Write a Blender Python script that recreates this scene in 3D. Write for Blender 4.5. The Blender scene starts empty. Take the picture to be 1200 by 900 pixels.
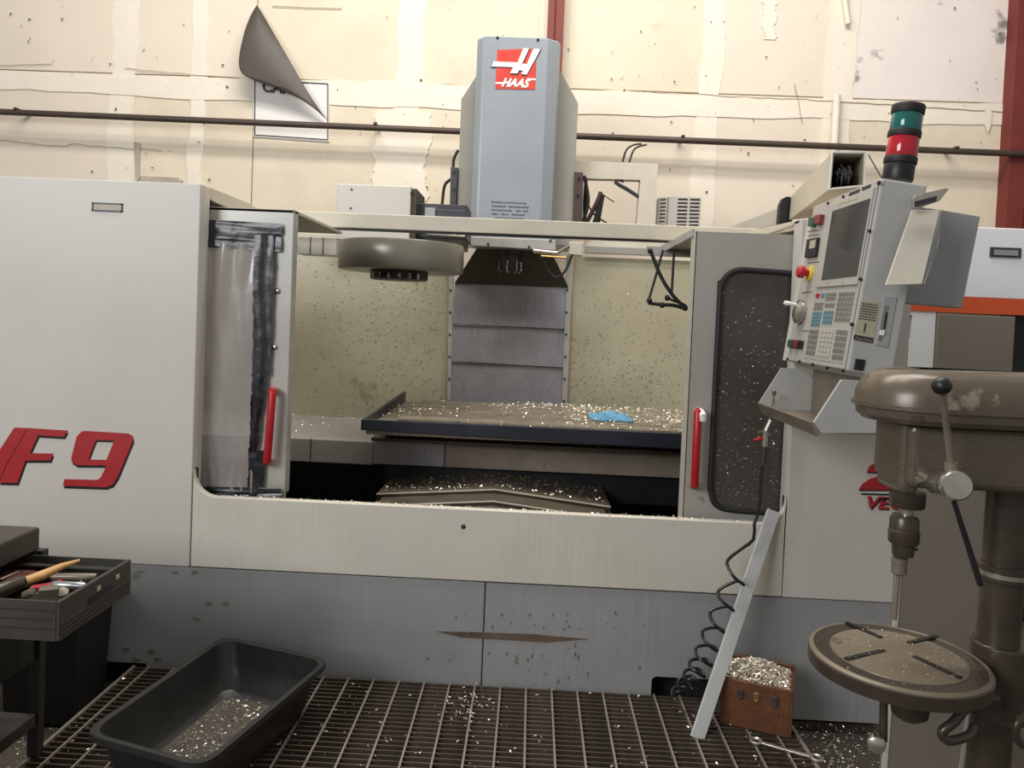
import bpy, bmesh, math, random
from mathutils import Vector, Matrix
from mathutils.geometry import tessellate_polygon
random.seed(7)
COL = bpy.context.scene.collection
S = bpy.context.scene
V = Vector
# ---------------------------------------------------------------- camera
FPX, PPX, PPY = 900.0, 600.0, 398.0          # focal length and principal point for a 1200x900 frame
ROLL = math.radians(2.45)
Yw = V((625-PPX, 374-PPY, FPX)).normalized()
_c, _s = math.cos(ROLL), math.sin(ROLL)
Xw = V((_c, _s, -(_c*Yw.x+_s*Yw.y)/Yw.z)).normalized()
Zw = -(Yw.cross(Xw))
if Zw.y > 0: Zw = -Zw
EYE = V((0, 0, 1.6))
def tow(v): return V((Xw.dot(v), Yw.dot(v), Zw.dot(v)))
def ray(px, py): return tow(V(((px-PPX)/FPX, (py-PPY)/FPX, 1)))
def at(px, py, Y=None, Z=None):
    r = ray(px, py)
    return EYE + r*((Y/r.y) if Y is not None else ((Z-EYE.z)/r.z))
def at_plane(px, py, p0, n):
    r = ray(px, py)
    return EYE + r*((V(p0)-EYE).dot(n)/r.dot(n))
cam = bpy.data.cameras.new('camera'); co = bpy.data.objects.new('camera', cam); COL.objects.link(co)
right, up, back = tow(V((1,0,0))), tow(V((0,-1,0))), tow(V((0,0,-1)))
mw = Matrix((right, up, back)).transposed().to_4x4(); mw.translation = EYE
co.matrix_world = mw
cam.sensor_width = 36; cam.lens = 36*FPX/1200
cam.shift_x = 0; cam.shift_y = -(450-PPY)/1200
cam.clip_start = .05
S.camera = co
# ---------------------------------------------------------------- world, lights, exposure
S.view_settings.view_transform = 'Standard'; S.view_settings.look = 'None'
S.view_settings.gamma = 1; S.view_settings.use_curve_mapping = False
S.view_settings.exposure = 0.1
w = bpy.data.worlds.new('world'); S.world = w; w.use_nodes = True
w.node_tree.nodes['Background'].inputs[0].default_value = (1, .975, .95, 1)
w.node_tree.nodes['Background'].inputs[1].default_value = .30
def area(name, loc, target, sx, sy, power, col):
    l = bpy.data.lights.new(name, 'AREA'); l.shape = 'RECTANGLE'; l.size = sx; l.size_y = sy; l.energy = power; l.color = col
    o = bpy.data.objects.new(name, l); COL.objects.link(o); o.location = loc
    o.rotation_euler = (V(target)-V(loc)).to_track_quat('-Z', 'Y').to_euler()
    return o
area('bay_light', (-.6, 3.6, 6.6), (-.6, 5.0, 1.2), 5.0, .5, 215, (1, .95, .89))
area('bay_light', (.5, 2.2, 6.8), (.3, 6.0, 2.0), 4.5, .6, 165, (1, .96, .91))
area('daylight_left', (-4.5, -2.5, 3.6), (-.5, 4.0, 1.2), 3.0, 2.5, 250, (.95, .97, 1))  # cool light on the front faces from behind left, source unseen
# ---------------------------------------------------------------- materials
def lin(c):
    return tuple(((x/255)/12.92 if x/255 <= .04045 else ((x/255+.055)/1.055)**2.4) for x in c)
def mat(name, col, rough=.5, metal=0, var=.12, scale=5, bump=0, bscale=60, spots=None, streaks=None, spec=.5, alpha=1, trans=0, coat=0):
    """spots=(colour, amount 0..1, scale); streaks=(colour, strength)"""
    m = bpy.data.materials.new(name); m.use_nodes = True
    nt = m.node_tree; N = nt.nodes; L = nt.links; b = N['Principled BSDF']
    tc = N.new('ShaderNodeTexCoord')
    c = lin(col)
    n1 = N.new('ShaderNodeTexNoise'); n1.inputs['Scale'].default_value = scale; n1.inputs['Detail'].default_value = 8; n1.inputs['Roughness'].default_value = .65
    L.new(tc.outputs['Object'], n1.inputs['Vector'])
    r = N.new('ShaderNodeValToRGB'); r.color_ramp.elements[0].position = .3; r.color_ramp.elements[1].position = .7
    r.color_ramp.elements[0].color = (*[x*(1-var) for x in c], 1); r.color_ramp.elements[1].color = (*[min(1, x*(1+var)) for x in c], 1)
    L.new(n1.outputs['Fac'], r.inputs['Fac']); out = r.outputs['Color']
    def mixin(fac, colour, out):
        mx = N.new('ShaderNodeMix'); mx.data_type = 'RGBA'
        L.new(fac, mx.inputs['Factor']); L.new(out, mx.inputs['A']); mx.inputs['B'].default_value = (*lin(colour), 1)
        return mx.outputs['Result']
    if streaks:
        mp = N.new('ShaderNodeMapping'); mp.inputs['Scale'].default_value = (120, 120, 5); L.new(tc.outputs['Object'], mp.inputs['Vector'])
        n2 = N.new('ShaderNodeTexNoise'); n2.inputs['Scale'].default_value = 1; n2.inputs['Detail'].default_value = 5; L.new(mp.outputs[0], n2.inputs['Vector'])
        n4 = N.new('ShaderNodeTexNoise'); n4.inputs['Scale'].default_value = 1.7; n4.inputs['Detail'].default_value = 3; L.new(tc.outputs['Object'], n4.inputs['Vector'])
        mu = N.new('ShaderNodeMath'); mu.operation = 'MULTIPLY'; L.new(n2.outputs['Fac'], mu.inputs[0]); L.new(n4.outputs['Fac'], mu.inputs[1])
        mr = N.new('ShaderNodeMapRange'); mr.inputs['From Min'].default_value = .25; mr.inputs['From Max'].default_value = .42; mr.inputs['To Max'].default_value = streaks[1]
        L.new(mu.outputs[0], mr.inputs['Value']); out = mixin(mr.outputs[0], streaks[0], out)
    if spots:
        n3 = N.new('ShaderNodeTexNoise'); n3.inputs['Scale'].default_value = spots[2]; n3.inputs['Detail'].default_value = 4; n3.inputs['Roughness'].default_value = .6
        L.new(tc.outputs['Object'], n3.inputs['Vector'])
        mr = N.new('ShaderNodeMapRange'); t = .78-.35*spots[1]; mr.inputs['From Min'].default_value = t; mr.inputs['From Max'].default_value = t+.06
        L.new(n3.outputs['Fac'], mr.inputs['Value']); out = mixin(mr.outputs[0], spots[0], out)
    L.new(out, b.inputs['Base Color'])
    b.inputs['Metallic'].default_value = metal; b.inputs['Specular IOR Level'].default_value = spec; b.inputs['Coat Weight'].default_value = coat
    rr = N.new('ShaderNodeMapRange'); rr.inputs['To Min'].default_value = max(.03, rough-.1); rr.inputs['To Max'].default_value = min(1, rough+.12)
    L.new(n1.outputs['Fac'], rr.inputs['Value']); L.new(rr.outputs[0], b.inputs['Roughness'])
    b.inputs['Alpha'].default_value = alpha; b.inputs['Transmission Weight'].default_value = trans
    if bump:
        nb = N.new('ShaderNodeTexNoise'); nb.inputs['Scale'].default_value = bscale; nb.inputs['Detail'].default_value = 5; L.new(tc.outputs['Object'], nb.inputs['Vector'])
        bp = N.new('ShaderNodeBump'); bp.inputs['Strength'].default_value = bump; bp.inputs['Distance'].default_value = .01
        L.new(nb.outputs['Fac'], bp.inputs['Height']); L.new(bp.outputs[0], b.inputs['Normal'])
    return m
M = {}
M['drywall'] = mat('drywall_cream', (214, 202, 180), .85, var=.09, scale=1.6, bump=.15, bscale=14, spots=((205, 192, 168), .30, 2.4))
M['drywall_b'] = mat('drywall_pale', (220, 208, 190), .85, var=.05, scale=1.2, bump=.15, bscale=14, spots=((214, 202, 182), .28, 3.1))
M['drywall_stain'] = mat('drywall_smudged', (226, 216, 208), .85, var=.05, scale=1.3, bump=.15, bscale=14, spots=((128, 124, 122), .48, 2.2))
M['plaster'] = mat('joint_compound', (228, 219, 202), .9, var=.04, scale=3, bump=.3, bscale=20)
M['crack'] = mat('crack_dark', (150, 135, 112), .9)
M['mark'] = mat('wall_scuff', (92, 82, 70), .9)
M['red_steel'] = mat('red_primer_steel', (112, 42, 34), .6, var=.2, scale=4)
M['pipe'] = mat('dark_iron_pipe', (74, 62, 54), .5, metal=.3, var=.2)
M['white_panel'] = mat('white_enamel', (200, 195, 185), .38, var=.05, scale=1.6, spots=((176, 169, 156), .2, 3.0))
M['apron'] = mat('white_enamel_grimy', (208, 202, 188), .38, var=.06, scale=2.4, streaks=((172, 160, 136), .2), spots=((160, 146, 120), .24, 6))
M['skirt'] = mat('grey_enamel_grimy', (150, 150, 149), .42, var=.1, scale=1.8, spots=((112, 104, 92), .33, 3.2), streaks=((116, 110, 100), .22))
M['rust'] = mat('rust_scrape', (96, 80, 66), .8, var=.3, scale=14)
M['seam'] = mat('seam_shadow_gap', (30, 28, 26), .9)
M['door_grey'] = mat('door_light_grey', (162, 159, 151), .38, var=.08, scale=3, spots=((120, 114, 102), .26, 6))
M['door_steel'] = mat('door_worn_steel', (176, 173, 166), .32, metal=.15, var=.12, scale=6)
M['beige'] = mat('beige_enamel', (184, 179, 164), .45, var=.1, scale=4, spots=((140, 126, 98), .3, 7))
M['cream'] = mat('cream_enamel', (198, 191, 174), .5, var=.08, scale=5, spots=((168, 150, 118), .27, 8))
M['interior'] = mat('interior_enamel', (170, 164, 140), .36, var=.1, scale=2.0, spots=((140, 134, 108), .34, 3))
M['way'] = mat('brushed_way_cover', (156, 154, 158), .42, metal=.25, var=.14, scale=5, spots=((92, 90, 92), .3, 9), streaks=((110, 110, 118), .5))
M['bright_steel'] = mat('bright_steel', (190, 190, 190), .28, metal=.85, var=.12, scale=9)
M['oily_steel'] = mat('oily_steel', (126, 116, 102), .38, metal=.3, var=.3, scale=10)
M['table_top'] = mat('machine_table_steel', (134, 124, 108), .42, metal=.2, var=.25, scale=8, spots=((84, 76, 64), .33, 10))
M['table_rim'] = mat('blued_black_steel', (48, 52, 62), .35, metal=.3, var=.2)
M['chevron'] = mat('oily_brown_cover', (92, 82, 70), .38, metal=.2, var=.25, scale=10)
M['edge'] = mat('edge_highlight', (214, 206, 188), .3, metal=.1)  # highlight along the chevron cover edges, painted as a pale strip
M['shelf'] = mat('shelf_steel', (176, 174, 168), .3, metal=.25, var=.08, scale=3)
M['saddle'] = mat('saddle_cover', (144, 132, 120), .42, metal=.15, var=.16, scale=6, spots=((80, 66, 52), .3, 14))
M['black_pit'] = mat('pit_dark_sheet', (17, 18, 22), .45, var=.3)  # dark of the pit under the table put into the colour
M['dark_olive'] = mat('dark_olive_sheet', (62, 58, 46), .6, var=.2)
M['head_grey'] = mat('column_grey_enamel', (146, 152, 158), .3, var=.05, scale=3, spots=((112, 114, 114), .22, 9))
M['wing_grey'] = mat('column_side_enamel', (150, 148, 138), .22, var=.06, scale=3)
M['drum'] = mat('drum_olive_grey', (128, 126, 114), .3, metal=.25, var=.1, scale=6)
M['black'] = mat('black_plastic', (24, 24, 25), .4, var=.2)
M['rubber'] = mat('black_rubber', (30, 29, 28), .6, var=.2)
M['dark_metal'] = mat('dark_bracket', (66, 64, 70), .45, metal=.3, var=.25, scale=12)
M['maroon'] = mat('dark_maroon_bracket', (70, 50, 48), .55, var=.2)
M['film'] = mat('wrinkled_plastic_film', (150, 144, 139), .22, var=.10, scale=4, bump=.25, bscale=7, alpha=.86, coat=.4)
M['tape'] = mat('black_tape', (30, 31, 35), .32, var=.3, scale=8, bump=.4, bscale=14, coat=.25)
M['smoke'] = mat('smoked_window', (74, 70, 64), .3, var=.14, scale=3, alpha=.94, bump=.05)
M['red'] = mat('red_grip', (176, 28, 34), .35, var=.12)
M['decal_red'] = mat('decal_red', (168, 34, 38), .4, var=.06)
M['logo_red'] = mat('logo_red', (204, 62, 48), .4, var=.1, scale=18)
M['decal_black'] = mat('decal_black', (22, 18, 20), .4)
M['decal_white'] = mat('decal_white', (236, 236, 230), .4)
M['chips'] = mat('aluminium_chips', (216, 206, 186), .32, metal=.75, var=.2, scale=40)
M['chips_dark'] = mat('stuck_chips', (112, 104, 82), .5, metal=.2, var=.4, scale=30)
M['rag'] = mat('blue_rag', (92, 146, 176), .8, var=.2, scale=30)
M['console'] = mat('console_grey', (176, 175, 170), .38, var=.06, scale=4, spots=((136, 136, 132), .24, 10))
M['console_face'] = mat('console_face', (176, 172, 162), .4, var=.05, scale=6)
M['screen'] = mat('screen_glass', (46, 42, 38), .08, var=.08, coat=.5)
M['key_grey'] = mat('key_grey', (122, 120, 114), .5)
M['key_pale'] = mat('key_pale', (188, 184, 172), .5)
M['key_blue'] = mat('key_blue', (84, 128, 144), .5)
M['green'] = mat('green_button', (34, 84, 62), .4)
M['yellow'] = mat('yellow_ring', (214, 190, 60), .4)
M['dull_red'] = mat('dull_red_button', (120, 44, 46), .4)
M['lamp_green'] = mat('lamp_green', (16, 104, 96), .12, var=.05, coat=.5)
M['lamp_red'] = mat('lamp_red', (190, 24, 44), .12, var=.05, coat=.5)
M['label'] = mat('label_paper', (176, 168, 146), .6, var=.1, scale=20)
M['ink'] = mat('ink', (58, 54, 50), .7)
M['paper'] = mat('folder_beige', (196, 190, 174), .6, var=.05)
M['holder'] = mat('holder_blue_grey', (156, 158, 158), .4, var=.03)
M['grating'] = mat('grating_steel', (108, 96, 84), .38, metal=.6, var=.3, scale=12)
M['grating_rod'] = mat('grating_rod_steel', (168, 158, 146), .35, metal=.6, var=.2, scale=12)
M['concrete'] = mat('concrete_oily', (70, 62, 54), .75, var=.35, scale=3, bump=.3, bscale=30)
M['tub'] = mat('black_tub_plastic', (34, 33, 31), .38, var=.25, scale=8, bump=.1)
M['tub_grime'] = mat('tub_grime', (70, 64, 56), .6, var=.3, scale=14)
M['wood'] = mat('brown_stained_wood', (104, 62, 36), .6, var=.4, scale=9, streaks=((60, 34, 20), .6), bump=.2)
M['handle_wood'] = mat('pale_wood_handle', (196, 150, 92), .5, var=.15, scale=20)
M['alu'] = mat('mill_aluminium', (206, 208, 206), .34, metal=.45, var=.08, scale=8)
M['hose'] = mat('black_hose', (28, 27, 28), .35, var=.1)
M['brass'] = mat('brass', (176, 150, 96), .35, metal=.8)
M['cart'] = mat('cart_brown_grey', (62, 56, 48), .5, var=.25, scale=6, spots=((36, 32, 28), .3, 9))
M['cart_dark'] = mat('cart_dark', (40, 37, 33), .6, var=.3)
M['drawer_in'] = mat('drawer_inside', (48, 48, 38), .6, var=.3)
M['bin'] = mat('black_bin', (20, 20, 20), .6, var=.2)
M['press'] = mat('drill_press_hammertone', (98, 89, 75), .25, metal=.25, var=.14, scale=9, bump=.12, bscale=120, spots=((70, 62, 54), .26, 8))
M['press_dust'] = mat('drill_press_dusty', (100, 90, 76), .28, metal=.2, var=.14, scale=6, spots=((160, 146, 126), .36, 9))
M['press_table'] = mat('cast_table', (120, 109, 92), .42, metal=.2, var=.2, scale=7, spots=((90, 76, 62), .34, 9))
M['cast_dark'] = mat('cast_dark', (74, 65, 55), .3, metal=.3, var=.25, scale=10)
M['chrome'] = mat('scuffed_chrome', (190, 184, 174), .25, metal=.85, var=.2, scale=20)
M['lean_panel'] = mat('grey_painted_sheet', (124, 116, 106), .45, var=.08, scale=3, spots=((160, 156, 146), .1, 40))
M['white2'] = mat('second_machine_white', (226, 228, 230), .35, var=.03)
M['orange'] = mat('orange_band', (206, 84, 36), .45, var=.06)
M['dark_red'] = mat('dark_red_steel', (104, 30, 26), .5)
M['duct'] = mat('duct_beige', (196, 188, 168), .45, var=.08, scale=6, spots=((150, 138, 110), .26, 12))
M['cable_grey'] = mat('grey_cable', (96, 96, 98), .5)
M['sign_white'] = mat('sign_white', (226, 222, 216), .5, var=.05)
M['sign_back'] = mat('sign_brown_back', (66, 58, 50), .5, var=.06, scale=10)
M['pvc'] = mat('pvc_white', (226, 220, 204), .5)
M['grille'] = mat('grille_grey', (178, 174, 166), .5)
# ---------------------------------------------------------------- mesh helpers
class MB:
    def __init__(s): s.v = []; s.f = []; s.sm = []
    def add(s, vs, fs, smooth=False):
        o = len(s.v); s.v += [V(p) for p in vs]
        for f in fs: s.f.append(tuple(o+i for i in f)); s.sm.append(smooth)
        return s
    def hexa(s, p):      # p: 8 points, bottom ring then top ring
        return s.add(p, [(3,2,1,0), (4,5,6,7), (0,1,5,4), (1,2,6,5), (2,3,7,6), (3,0,4,7)])
    def box(s, x0, x1, y0, y1, z0, z1):
        return s.hexa([(x0,y0,z0), (x1,y0,z0), (x1,y1,z0), (x0,y1,z0), (x0,y0,z1), (x1,y0,z1), (x1,y1,z1), (x0,y1,z1)])
    def prism(s, loops, vec):      # polygon (or [outer, hole...]) extruded by vec
        if isinstance(loops[0], V) or isinstance(loops[0][0], (int, float)): loops = [loops]
        loops = [[V(p) for p in l] for l in loops]; vec = V(vec)
        flat = [p for l in loops for p in l]; n = len(flat)
        tr = [tuple(t) for t in tessellate_polygon(loops)] if (len(loops) > 1 or len(flat) > 4) else [tuple(range(n))]
        nn = V((0,0,0))
        l0 = loops[0]
        for i in range(len(l0)): nn += l0[i].cross(l0[(i+1) % len(l0)])
        fs = []
        for t in tr:
            a, b_, c_ = (flat[t[0]], flat[t[1]], flat[t[2]])
            k = (b_-a).cross(c_-a).dot(vec)
            fs.append(t if k < 0 else t[::-1]); fs.append(tuple(i+n for i in (t[::-1] if k < 0 else t)))
        o = 0
        for li, l in enumerate(loops):
            m = len(l)
            for i in range(m): fs.append((o+i, o+(i+1) % m, o+(i+1) % m+n, o+i+n))
            o += m
        return s.add(flat+[p+vec for p in flat], fs)
    def tube(s, pts, r, n=8, closed=False, caps=True):
        pts = [V(p) for p in pts]; m = len(pts)
        if m < 2: return s
        rs = r if isinstance(r, (list, tuple)) else [r]*m
        vs = []; t0 = (pts[1]-pts[0]).normalized()
        a = t0.orthogonal().normalized()
        for i, p in enumerate(pts):
            t = (pts[(i+1) % m]-pts[i-1]) if closed else (pts[min(i+1, m-1)]-pts[max(i-1, 0)])
            if t.length < 1e-9: t = t0
            t = t.normalized(); a = (a-t*a.dot(t))
            a = a.normalized() if a.length > 1e-6 else t.orthogonal().normalized()
            b_ = t.cross(a)
            for k in range(n):
                th = 2*math.pi*k/n; vs.append(p+(a*math.cos(th)+b_*math.sin(th))*rs[i])
        fs = []
        for i in range(m if closed else m-1):
            j = (i+1) % m
            for k in range(n): fs.append((i*n+k, i*n+(k+1) % n, j*n+(k+1) % n, j*n+k))
        if caps and not closed: fs += [tuple(range(n))[::-1], tuple((m-1)*n+k for k in range(n))]
        return s.add(vs, fs, True)
    def lathe(s, o, axis, prof, n=32):      # prof: (radius, distance along the axis)
        o = V(o); ax = V(axis).normalized(); a = ax.orthogonal().normalized(); b_ = ax.cross(a); vs = []
        for r, h in prof:
            for k in range(n):
                th = 2*math.pi*k/n; vs.append(o+ax*h+(a*math.cos(th)+b_*math.sin(th))*max(r, 1e-4))
        fs = []
        for i in range(len(prof)-1):
            for k in range(n): fs.append((i*n+k, i*n+(k+1) % n, (i+1)*n+(k+1) % n, (i+1)*n+k))
        fs += [tuple(range(n))[::-1], tuple((len(prof)-1)*n+k for k in range(n))]
        return s.add(vs, fs, True)
    def obox(s, c, ax, ay, az):            # centre and three half axes
        c, ax, ay, az = V(c), V(ax), V(ay), V(az)
        return s.hexa([c-ax-ay-az, c+ax-ay-az, c+ax+ay-az, c-ax+ay-az, c-ax-ay+az, c+ax-ay+az, c+ax+ay+az, c-ax+ay+az])
    def flake(s, c, r, nrm=None):           # one curled metal chip: two bent quads
        c = V(c); a = V((random.gauss(0,1), random.gauss(0,1), random.gauss(0,.5))).normalized(); b_ = a.orthogonal().normalized()
        if nrm is not None:
            nrm = V(nrm); a = (a-nrm*a.dot(nrm)*.8).normalized(); b_ = nrm.cross(a).normalized()
        u = a.cross(b_)*r*random.uniform(.1, .5); L_ = a*r; w_ = b_*r*random.uniform(.12, .4)
        return s.add([c-L_-w_, c-w_+u, c+w_+u, c-L_+w_, c+L_-w_, c+L_+w_], [(0,1,2,3), (1,4,5,2)])
def tag(o, label=None, cat=None, group=None, kind=None):
    if label: o['label'] = label
    if cat: o['category'] = cat
    if group: o['group'] = group
    if kind: o['kind'] = kind
    return o
def base(o):
    p = V((0,0,0))
    while o is not None: p += o.location; o = o.parent
    return p
def thing(name, loc, label, cat, group=None):
    o = bpy.data.objects.new(name, None); COL.objects.link(o); o.location = loc; o.empty_display_size = .1
    return tag(o, label, cat, group)
def obj(name, mb, m, parent=None, origin=None, bevel=0, kind=None, label=None, segs=2):
    off = base(parent) if parent is not None else V((0,0,0))
    loc = V(origin)-off if origin is not None else V((0,0,0))
    me = bpy.data.meshes.new(name)
    me.from_pydata([tuple(p-off-loc) for p in mb.v], [], mb.f); me.validate()
    if len(me.polygons) == len(mb.sm): me.polygons.foreach_set('use_smooth', mb.sm)
    if any(mb.sm): me.set_sharp_from_angle(angle=math.radians(38))
    bm = bmesh.new(); bm.from_mesh(me)
    if kind != 'stuff': bmesh.ops.recalc_face_normals(bm, faces=bm.faces)
    bm.to_mesh(me); bm.free()
    me.materials.append(M[m] if isinstance(m, str) else m)
    o = bpy.data.objects.new(name, me); COL.objects.link(o); o.location = loc
    if parent is not None: o.parent = parent
    if bevel:
        b = o.modifiers.new('bevel', 'BEVEL'); b.width = bevel; b.segments = segs; b.limit_method = 'ANGLE'; b.angle_limit = math.radians(40)
    return tag(o, label=label, kind=kind)
def smooth_path(pts, k=6):              # Catmull-Rom through the points
    pts = [V(p) for p in pts]; P = [pts[0]*2-pts[1]]+pts+[pts[-1]*2-pts[-2]]; out = []
    for i in range(1, len(P)-2):
        for j in range(k):
            t = j/k; a, b_, c_, d = P[i-1], P[i], P[i+1], P[i+2]
            out.append(.5*((2*b_)+(c_-a)*t+(2*a-5*b_+4*c_-d)*t*t+(3*b_-a-3*c_+d)*t**3))
    return out+[pts[-1]]
_tx = {}
def text_shape(body, shear=0, bold=0):
    key = (body, shear, bold)
    if key in _tx: return _tx[key]
    cu = bpy.data.curves.new('lettering', 'FONT'); cu.body = body; cu.size = 1; cu.shear = shear; cu.offset = bold; cu.resolution_u = 3
    o = bpy.data.objects.new('lettering', cu); COL.objects.link(o)
    dg = bpy.context.evaluated_depsgraph_get(); me = bpy.data.meshes.new_from_object(o.evaluated_get(dg))
    vs = [v.co.copy() for v in me.vertices]; fs = [tuple(p.vertices) for p in me.polygons]
    bpy.data.objects.remove(o); bpy.data.curves.remove(cu)
    x0 = min(v.x for v in vs); x1 = max(v.x for v in vs); y0 = min(v.y for v in vs); y1 = max(v.y for v in vs)
    _tx[key] = ([((v.x-x0)/(x1-x0), (v.y-y0)/(y1-y0)) for v in vs], fs); return _tx[key]
def text(mb, body, o, u, v, shear=0, bold=0):   # lettering stretched over the parallelogram o, u, v
    vs, fs = text_shape(body, shear, bold); o, u, v = V(o), V(u), V(v)
    mb.add([o+u*a+v*b_ for a, b_ in vs], fs)
def pp(pts, Y): return [at(x, y, Y=Y) for x, y in pts]
def bil(q, s, t): return q[0].lerp(q[1], s).lerp(q[3].lerp(q[2], s), t)    # q: TL TR BR BL
def rbox(mb, q, vec): mb.prism([V(p) for p in q], vec)

# ================================================================ SETTING
FR = 3.05                                   # front plane of the milling machine
WY = 6.5                                    # plane of the back wall
fl = MB().box(-7, 7, -4, 6.9, -.1, 0); tag(obj('floor', fl, 'concrete'), 'dark oily concrete floor littered with metal chips', kind='structure')
wallb = obj('wall_back', MB().box(-7, 7, WY+.03, WY+.2, 0, 6.5), 'plaster'); tag(wallb, 'cream painted drywall with pale joint bands', kind='structure')
def wx(px, py): return at(px, py, Y=WY).x
vs_ = sorted(set([-7, -5.4, wx(147, 60), wx(300, 60), wx(482, 60), wx(648, 20), wx(833, 40), wx(985, 60), wx(1192, 60), 6.2, 7]))
zs_ = [0, 1.2, 2.38, 3.54, 5.0, 6.5]
k = 0
for i in range(len(vs_)-1):
    for j in range(len(zs_)-1):
        st = (vs_[i] > wx(980, 60)-.1 and j == 3)
        obj('drywall_panel', MB().box(vs_[i]+.004, vs_[i+1]-.004, WY, WY+.03, zs_[j]+.004, zs_[j+1]-.004), 'drywall_stain' if st else ('drywall', 'drywall_b')[(i*2+j*3) % 5 in (1, 3)], wallb, bevel=.003, segs=1)
_bk = [0]
def band(x0, x1, z0, z1, vert, amp=.03):
    _bk[0] += 1; yb_ = WY-.002-.0008*_bk[0]; mb = MB(); n = 60; pts = []; a = 0
    for i in range(n+1):
        t = i/n; a = a*.86+random.uniform(-amp, amp)*.45
        pts.append((x0+a, z0+(z1-z0)*t) if vert else (x0+(x1-x0)*t, z0+a))
    for i in range(n, -1, -1):
        t = i/n; a = a*.86+random.uniform(-amp, amp)*.45
        pts.append((x1+a, z0+(z1-z0)*t) if vert else (x0+(x1-x0)*t, z1+a))
    mb.prism([V((x, yb_, z)) for x, z in pts], (0, .02, 0)); obj('joint_band', mb, 'plaster', wallb)
for px, wd, z0, z1 in ((147, .2, 2.2, 6.4), (482, .19, 2.2, 6.4), (640, .1, 2.6, 6.4), (833, .17, 2.0, 6.4), (985, .22, 2.0, 6.4), (235, .12, 2.6, 6.3), (900, .1, 4.0, 4.5)):
    band(wx(px, 60)-wd/2, wx(px, 60)+wd/2, z0, z1, True)
band(-6.9, wx(1185, 100), 3.36, 3.53, False, .03); band(-6.9, wx(700, 0), 5.2, 5.35, False); band(wx(480, 200)-.3, wx(480, 200)+.15, 2.3, 3.3, True, .03)
cr = MB()
def crack(pts, r=.0025):
    pts = [at(x+random.uniform(-1, 1), y+random.uniform(-1, 1), Y=WY-.011) for x, y in pts]; cr.tube(pts, r, 4)
def dense(a, b, n): return [(a[0]+(b[0]-a[0])*i/n, a[1]+(b[1]-a[1])*i/n) for i in range(n+1)]
crack(dense((0, 164), (75, 172), 8)+dense((85, 169), (190, 176), 10)); crack(dense((0, 76), (60, 76), 5)); crack(dense((147, 80), (280, 92), 12)); crack(dense((760, 108), (985, 119), 16)); crack(dense((985, 119), (1183, 132), 14), .004)
crack(dense((931, 98), (941, 144), 5)); crack(dense((318, 7), (400, 10), 4), .003)
obj('crack', cr, 'crack', wallb, kind='stuff')
mk = MB()
for i in range(230):
    x = random.uniform(0, 1180); y = random.uniform(5, 235)
    if 275 < x < 385 and y < 165: continue
    c = at(x, y, Y=WY-.014); r = random.choice((.004, .006, .009, .016)) ; a = random.uniform(0, math.pi); w_ = random.uniform(.25, .8)
    u = V((math.cos(a), 0, math.sin(a)))*r; v = V((-math.sin(a), 0, math.cos(a)))*r*w_
    mk.add([c-u, c-v, c+u*random.uniform(.5, 1), c+v], [(0,1,2,3)])
obj('scuff_mark', mk, 'mark', wallb, kind='stuff')
pt = MB(); pt.prism(pp([(157, 166), (164, 168), (163, 210), (160, 213)], WY-.014), (0, .014, 0)); pt.prism(pp([(164, 206), (208, 208), (214, 212), (210, 217), (166, 214)], WY-.014), (0, .014, 0))
obj('patch', pt, mat('patch_grey', (176, 166, 150), .9, var=.2), wallb)
tag(obj('peeling_tape', MB().prism(pp([(1155, 127), (1163, 131), (1161, 148), (1158, 156), (1154, 146)], WY-.02), (0, .004, 0)), 'plaster', wallb))
# red steel columns
for n, (x0, x1, zt, lab) in enumerate(((642, 661, 6.5, 'red primer steel column rising behind the tall grey machine column'), (1191, 1240, 6.5, 'rust red steel column at the right end of the cream wall'))):
    a = at(x0, 20, Y=WY-.12).x; b_ = at(x1, 20, Y=WY-.12).x
    t = thing('steel_column', ((a+b_)/2, WY-.12, 0), lab, 'column', 'red steel wall columns')
    mb = MB(); mb.box(a, a+(b_-a)*.42, WY-.14, WY-.0, 0, 6.5); mb.box(a+(b_-a)*.5, b_, WY-.14, WY-.0, 0, 6.5); mb.box(a+(b_-a)*.4, a+(b_-a)*.52, WY-.12, WY-.0, 0, 6.5)
    obj('flange', mb, 'red_steel', t, bevel=.003)
# wall pipe
p = thing('wall_pipe', (0, 6.33, 3.12), 'long dark iron pipe running level across the cream wall', 'pipe')
zl = at(0, 131, Y=6.33).z; a = V((-6.8, 6.33, zl+.02)); b_ = V((6.8, 6.33, zl-.06))
obj('pipe_run', MB().tube([a, at(0, 131, Y=6.33), at(538, 154, Y=6.33), at(1200, 180.5, Y=6.33), b_], .026, 14), 'pipe', p)
for px in (20, 440, 800, 1120):
    q = at(px, 131+px*.0413, Y=6.33); obj('pipe_hanger', MB().box(q.x-.012, q.x+.012, 6.3, WY-.003, q.z+.02, q.z+.035), 'pipe', p)
q = at(980, 170, Y=6.4); top = at(986, 110, Y=6.4)
tag(obj('wall_conduit', MB().tube([(q.x, 6.44, 2.2), (q.x, 6.44, top.z), ], .03, 12), 'pvc', origin=(q.x, 6.44, 2.2)), 'short white plastic conduit upright on the wall near the signal lamp', 'pipe', 'conduits on the wall')
q2 = at(990, 0, Y=6.46)
tag(obj('wall_conduit', MB().tube([at(994, 28, Y=6.46), q2, q2+V((0,0,1.5))], .022, 10), 'plaster', origin=at(994, 28, Y=6.46)), 'thin painted conduit high on the wall above the signal lamp', 'pipe', 'conduits on the wall')
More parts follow.
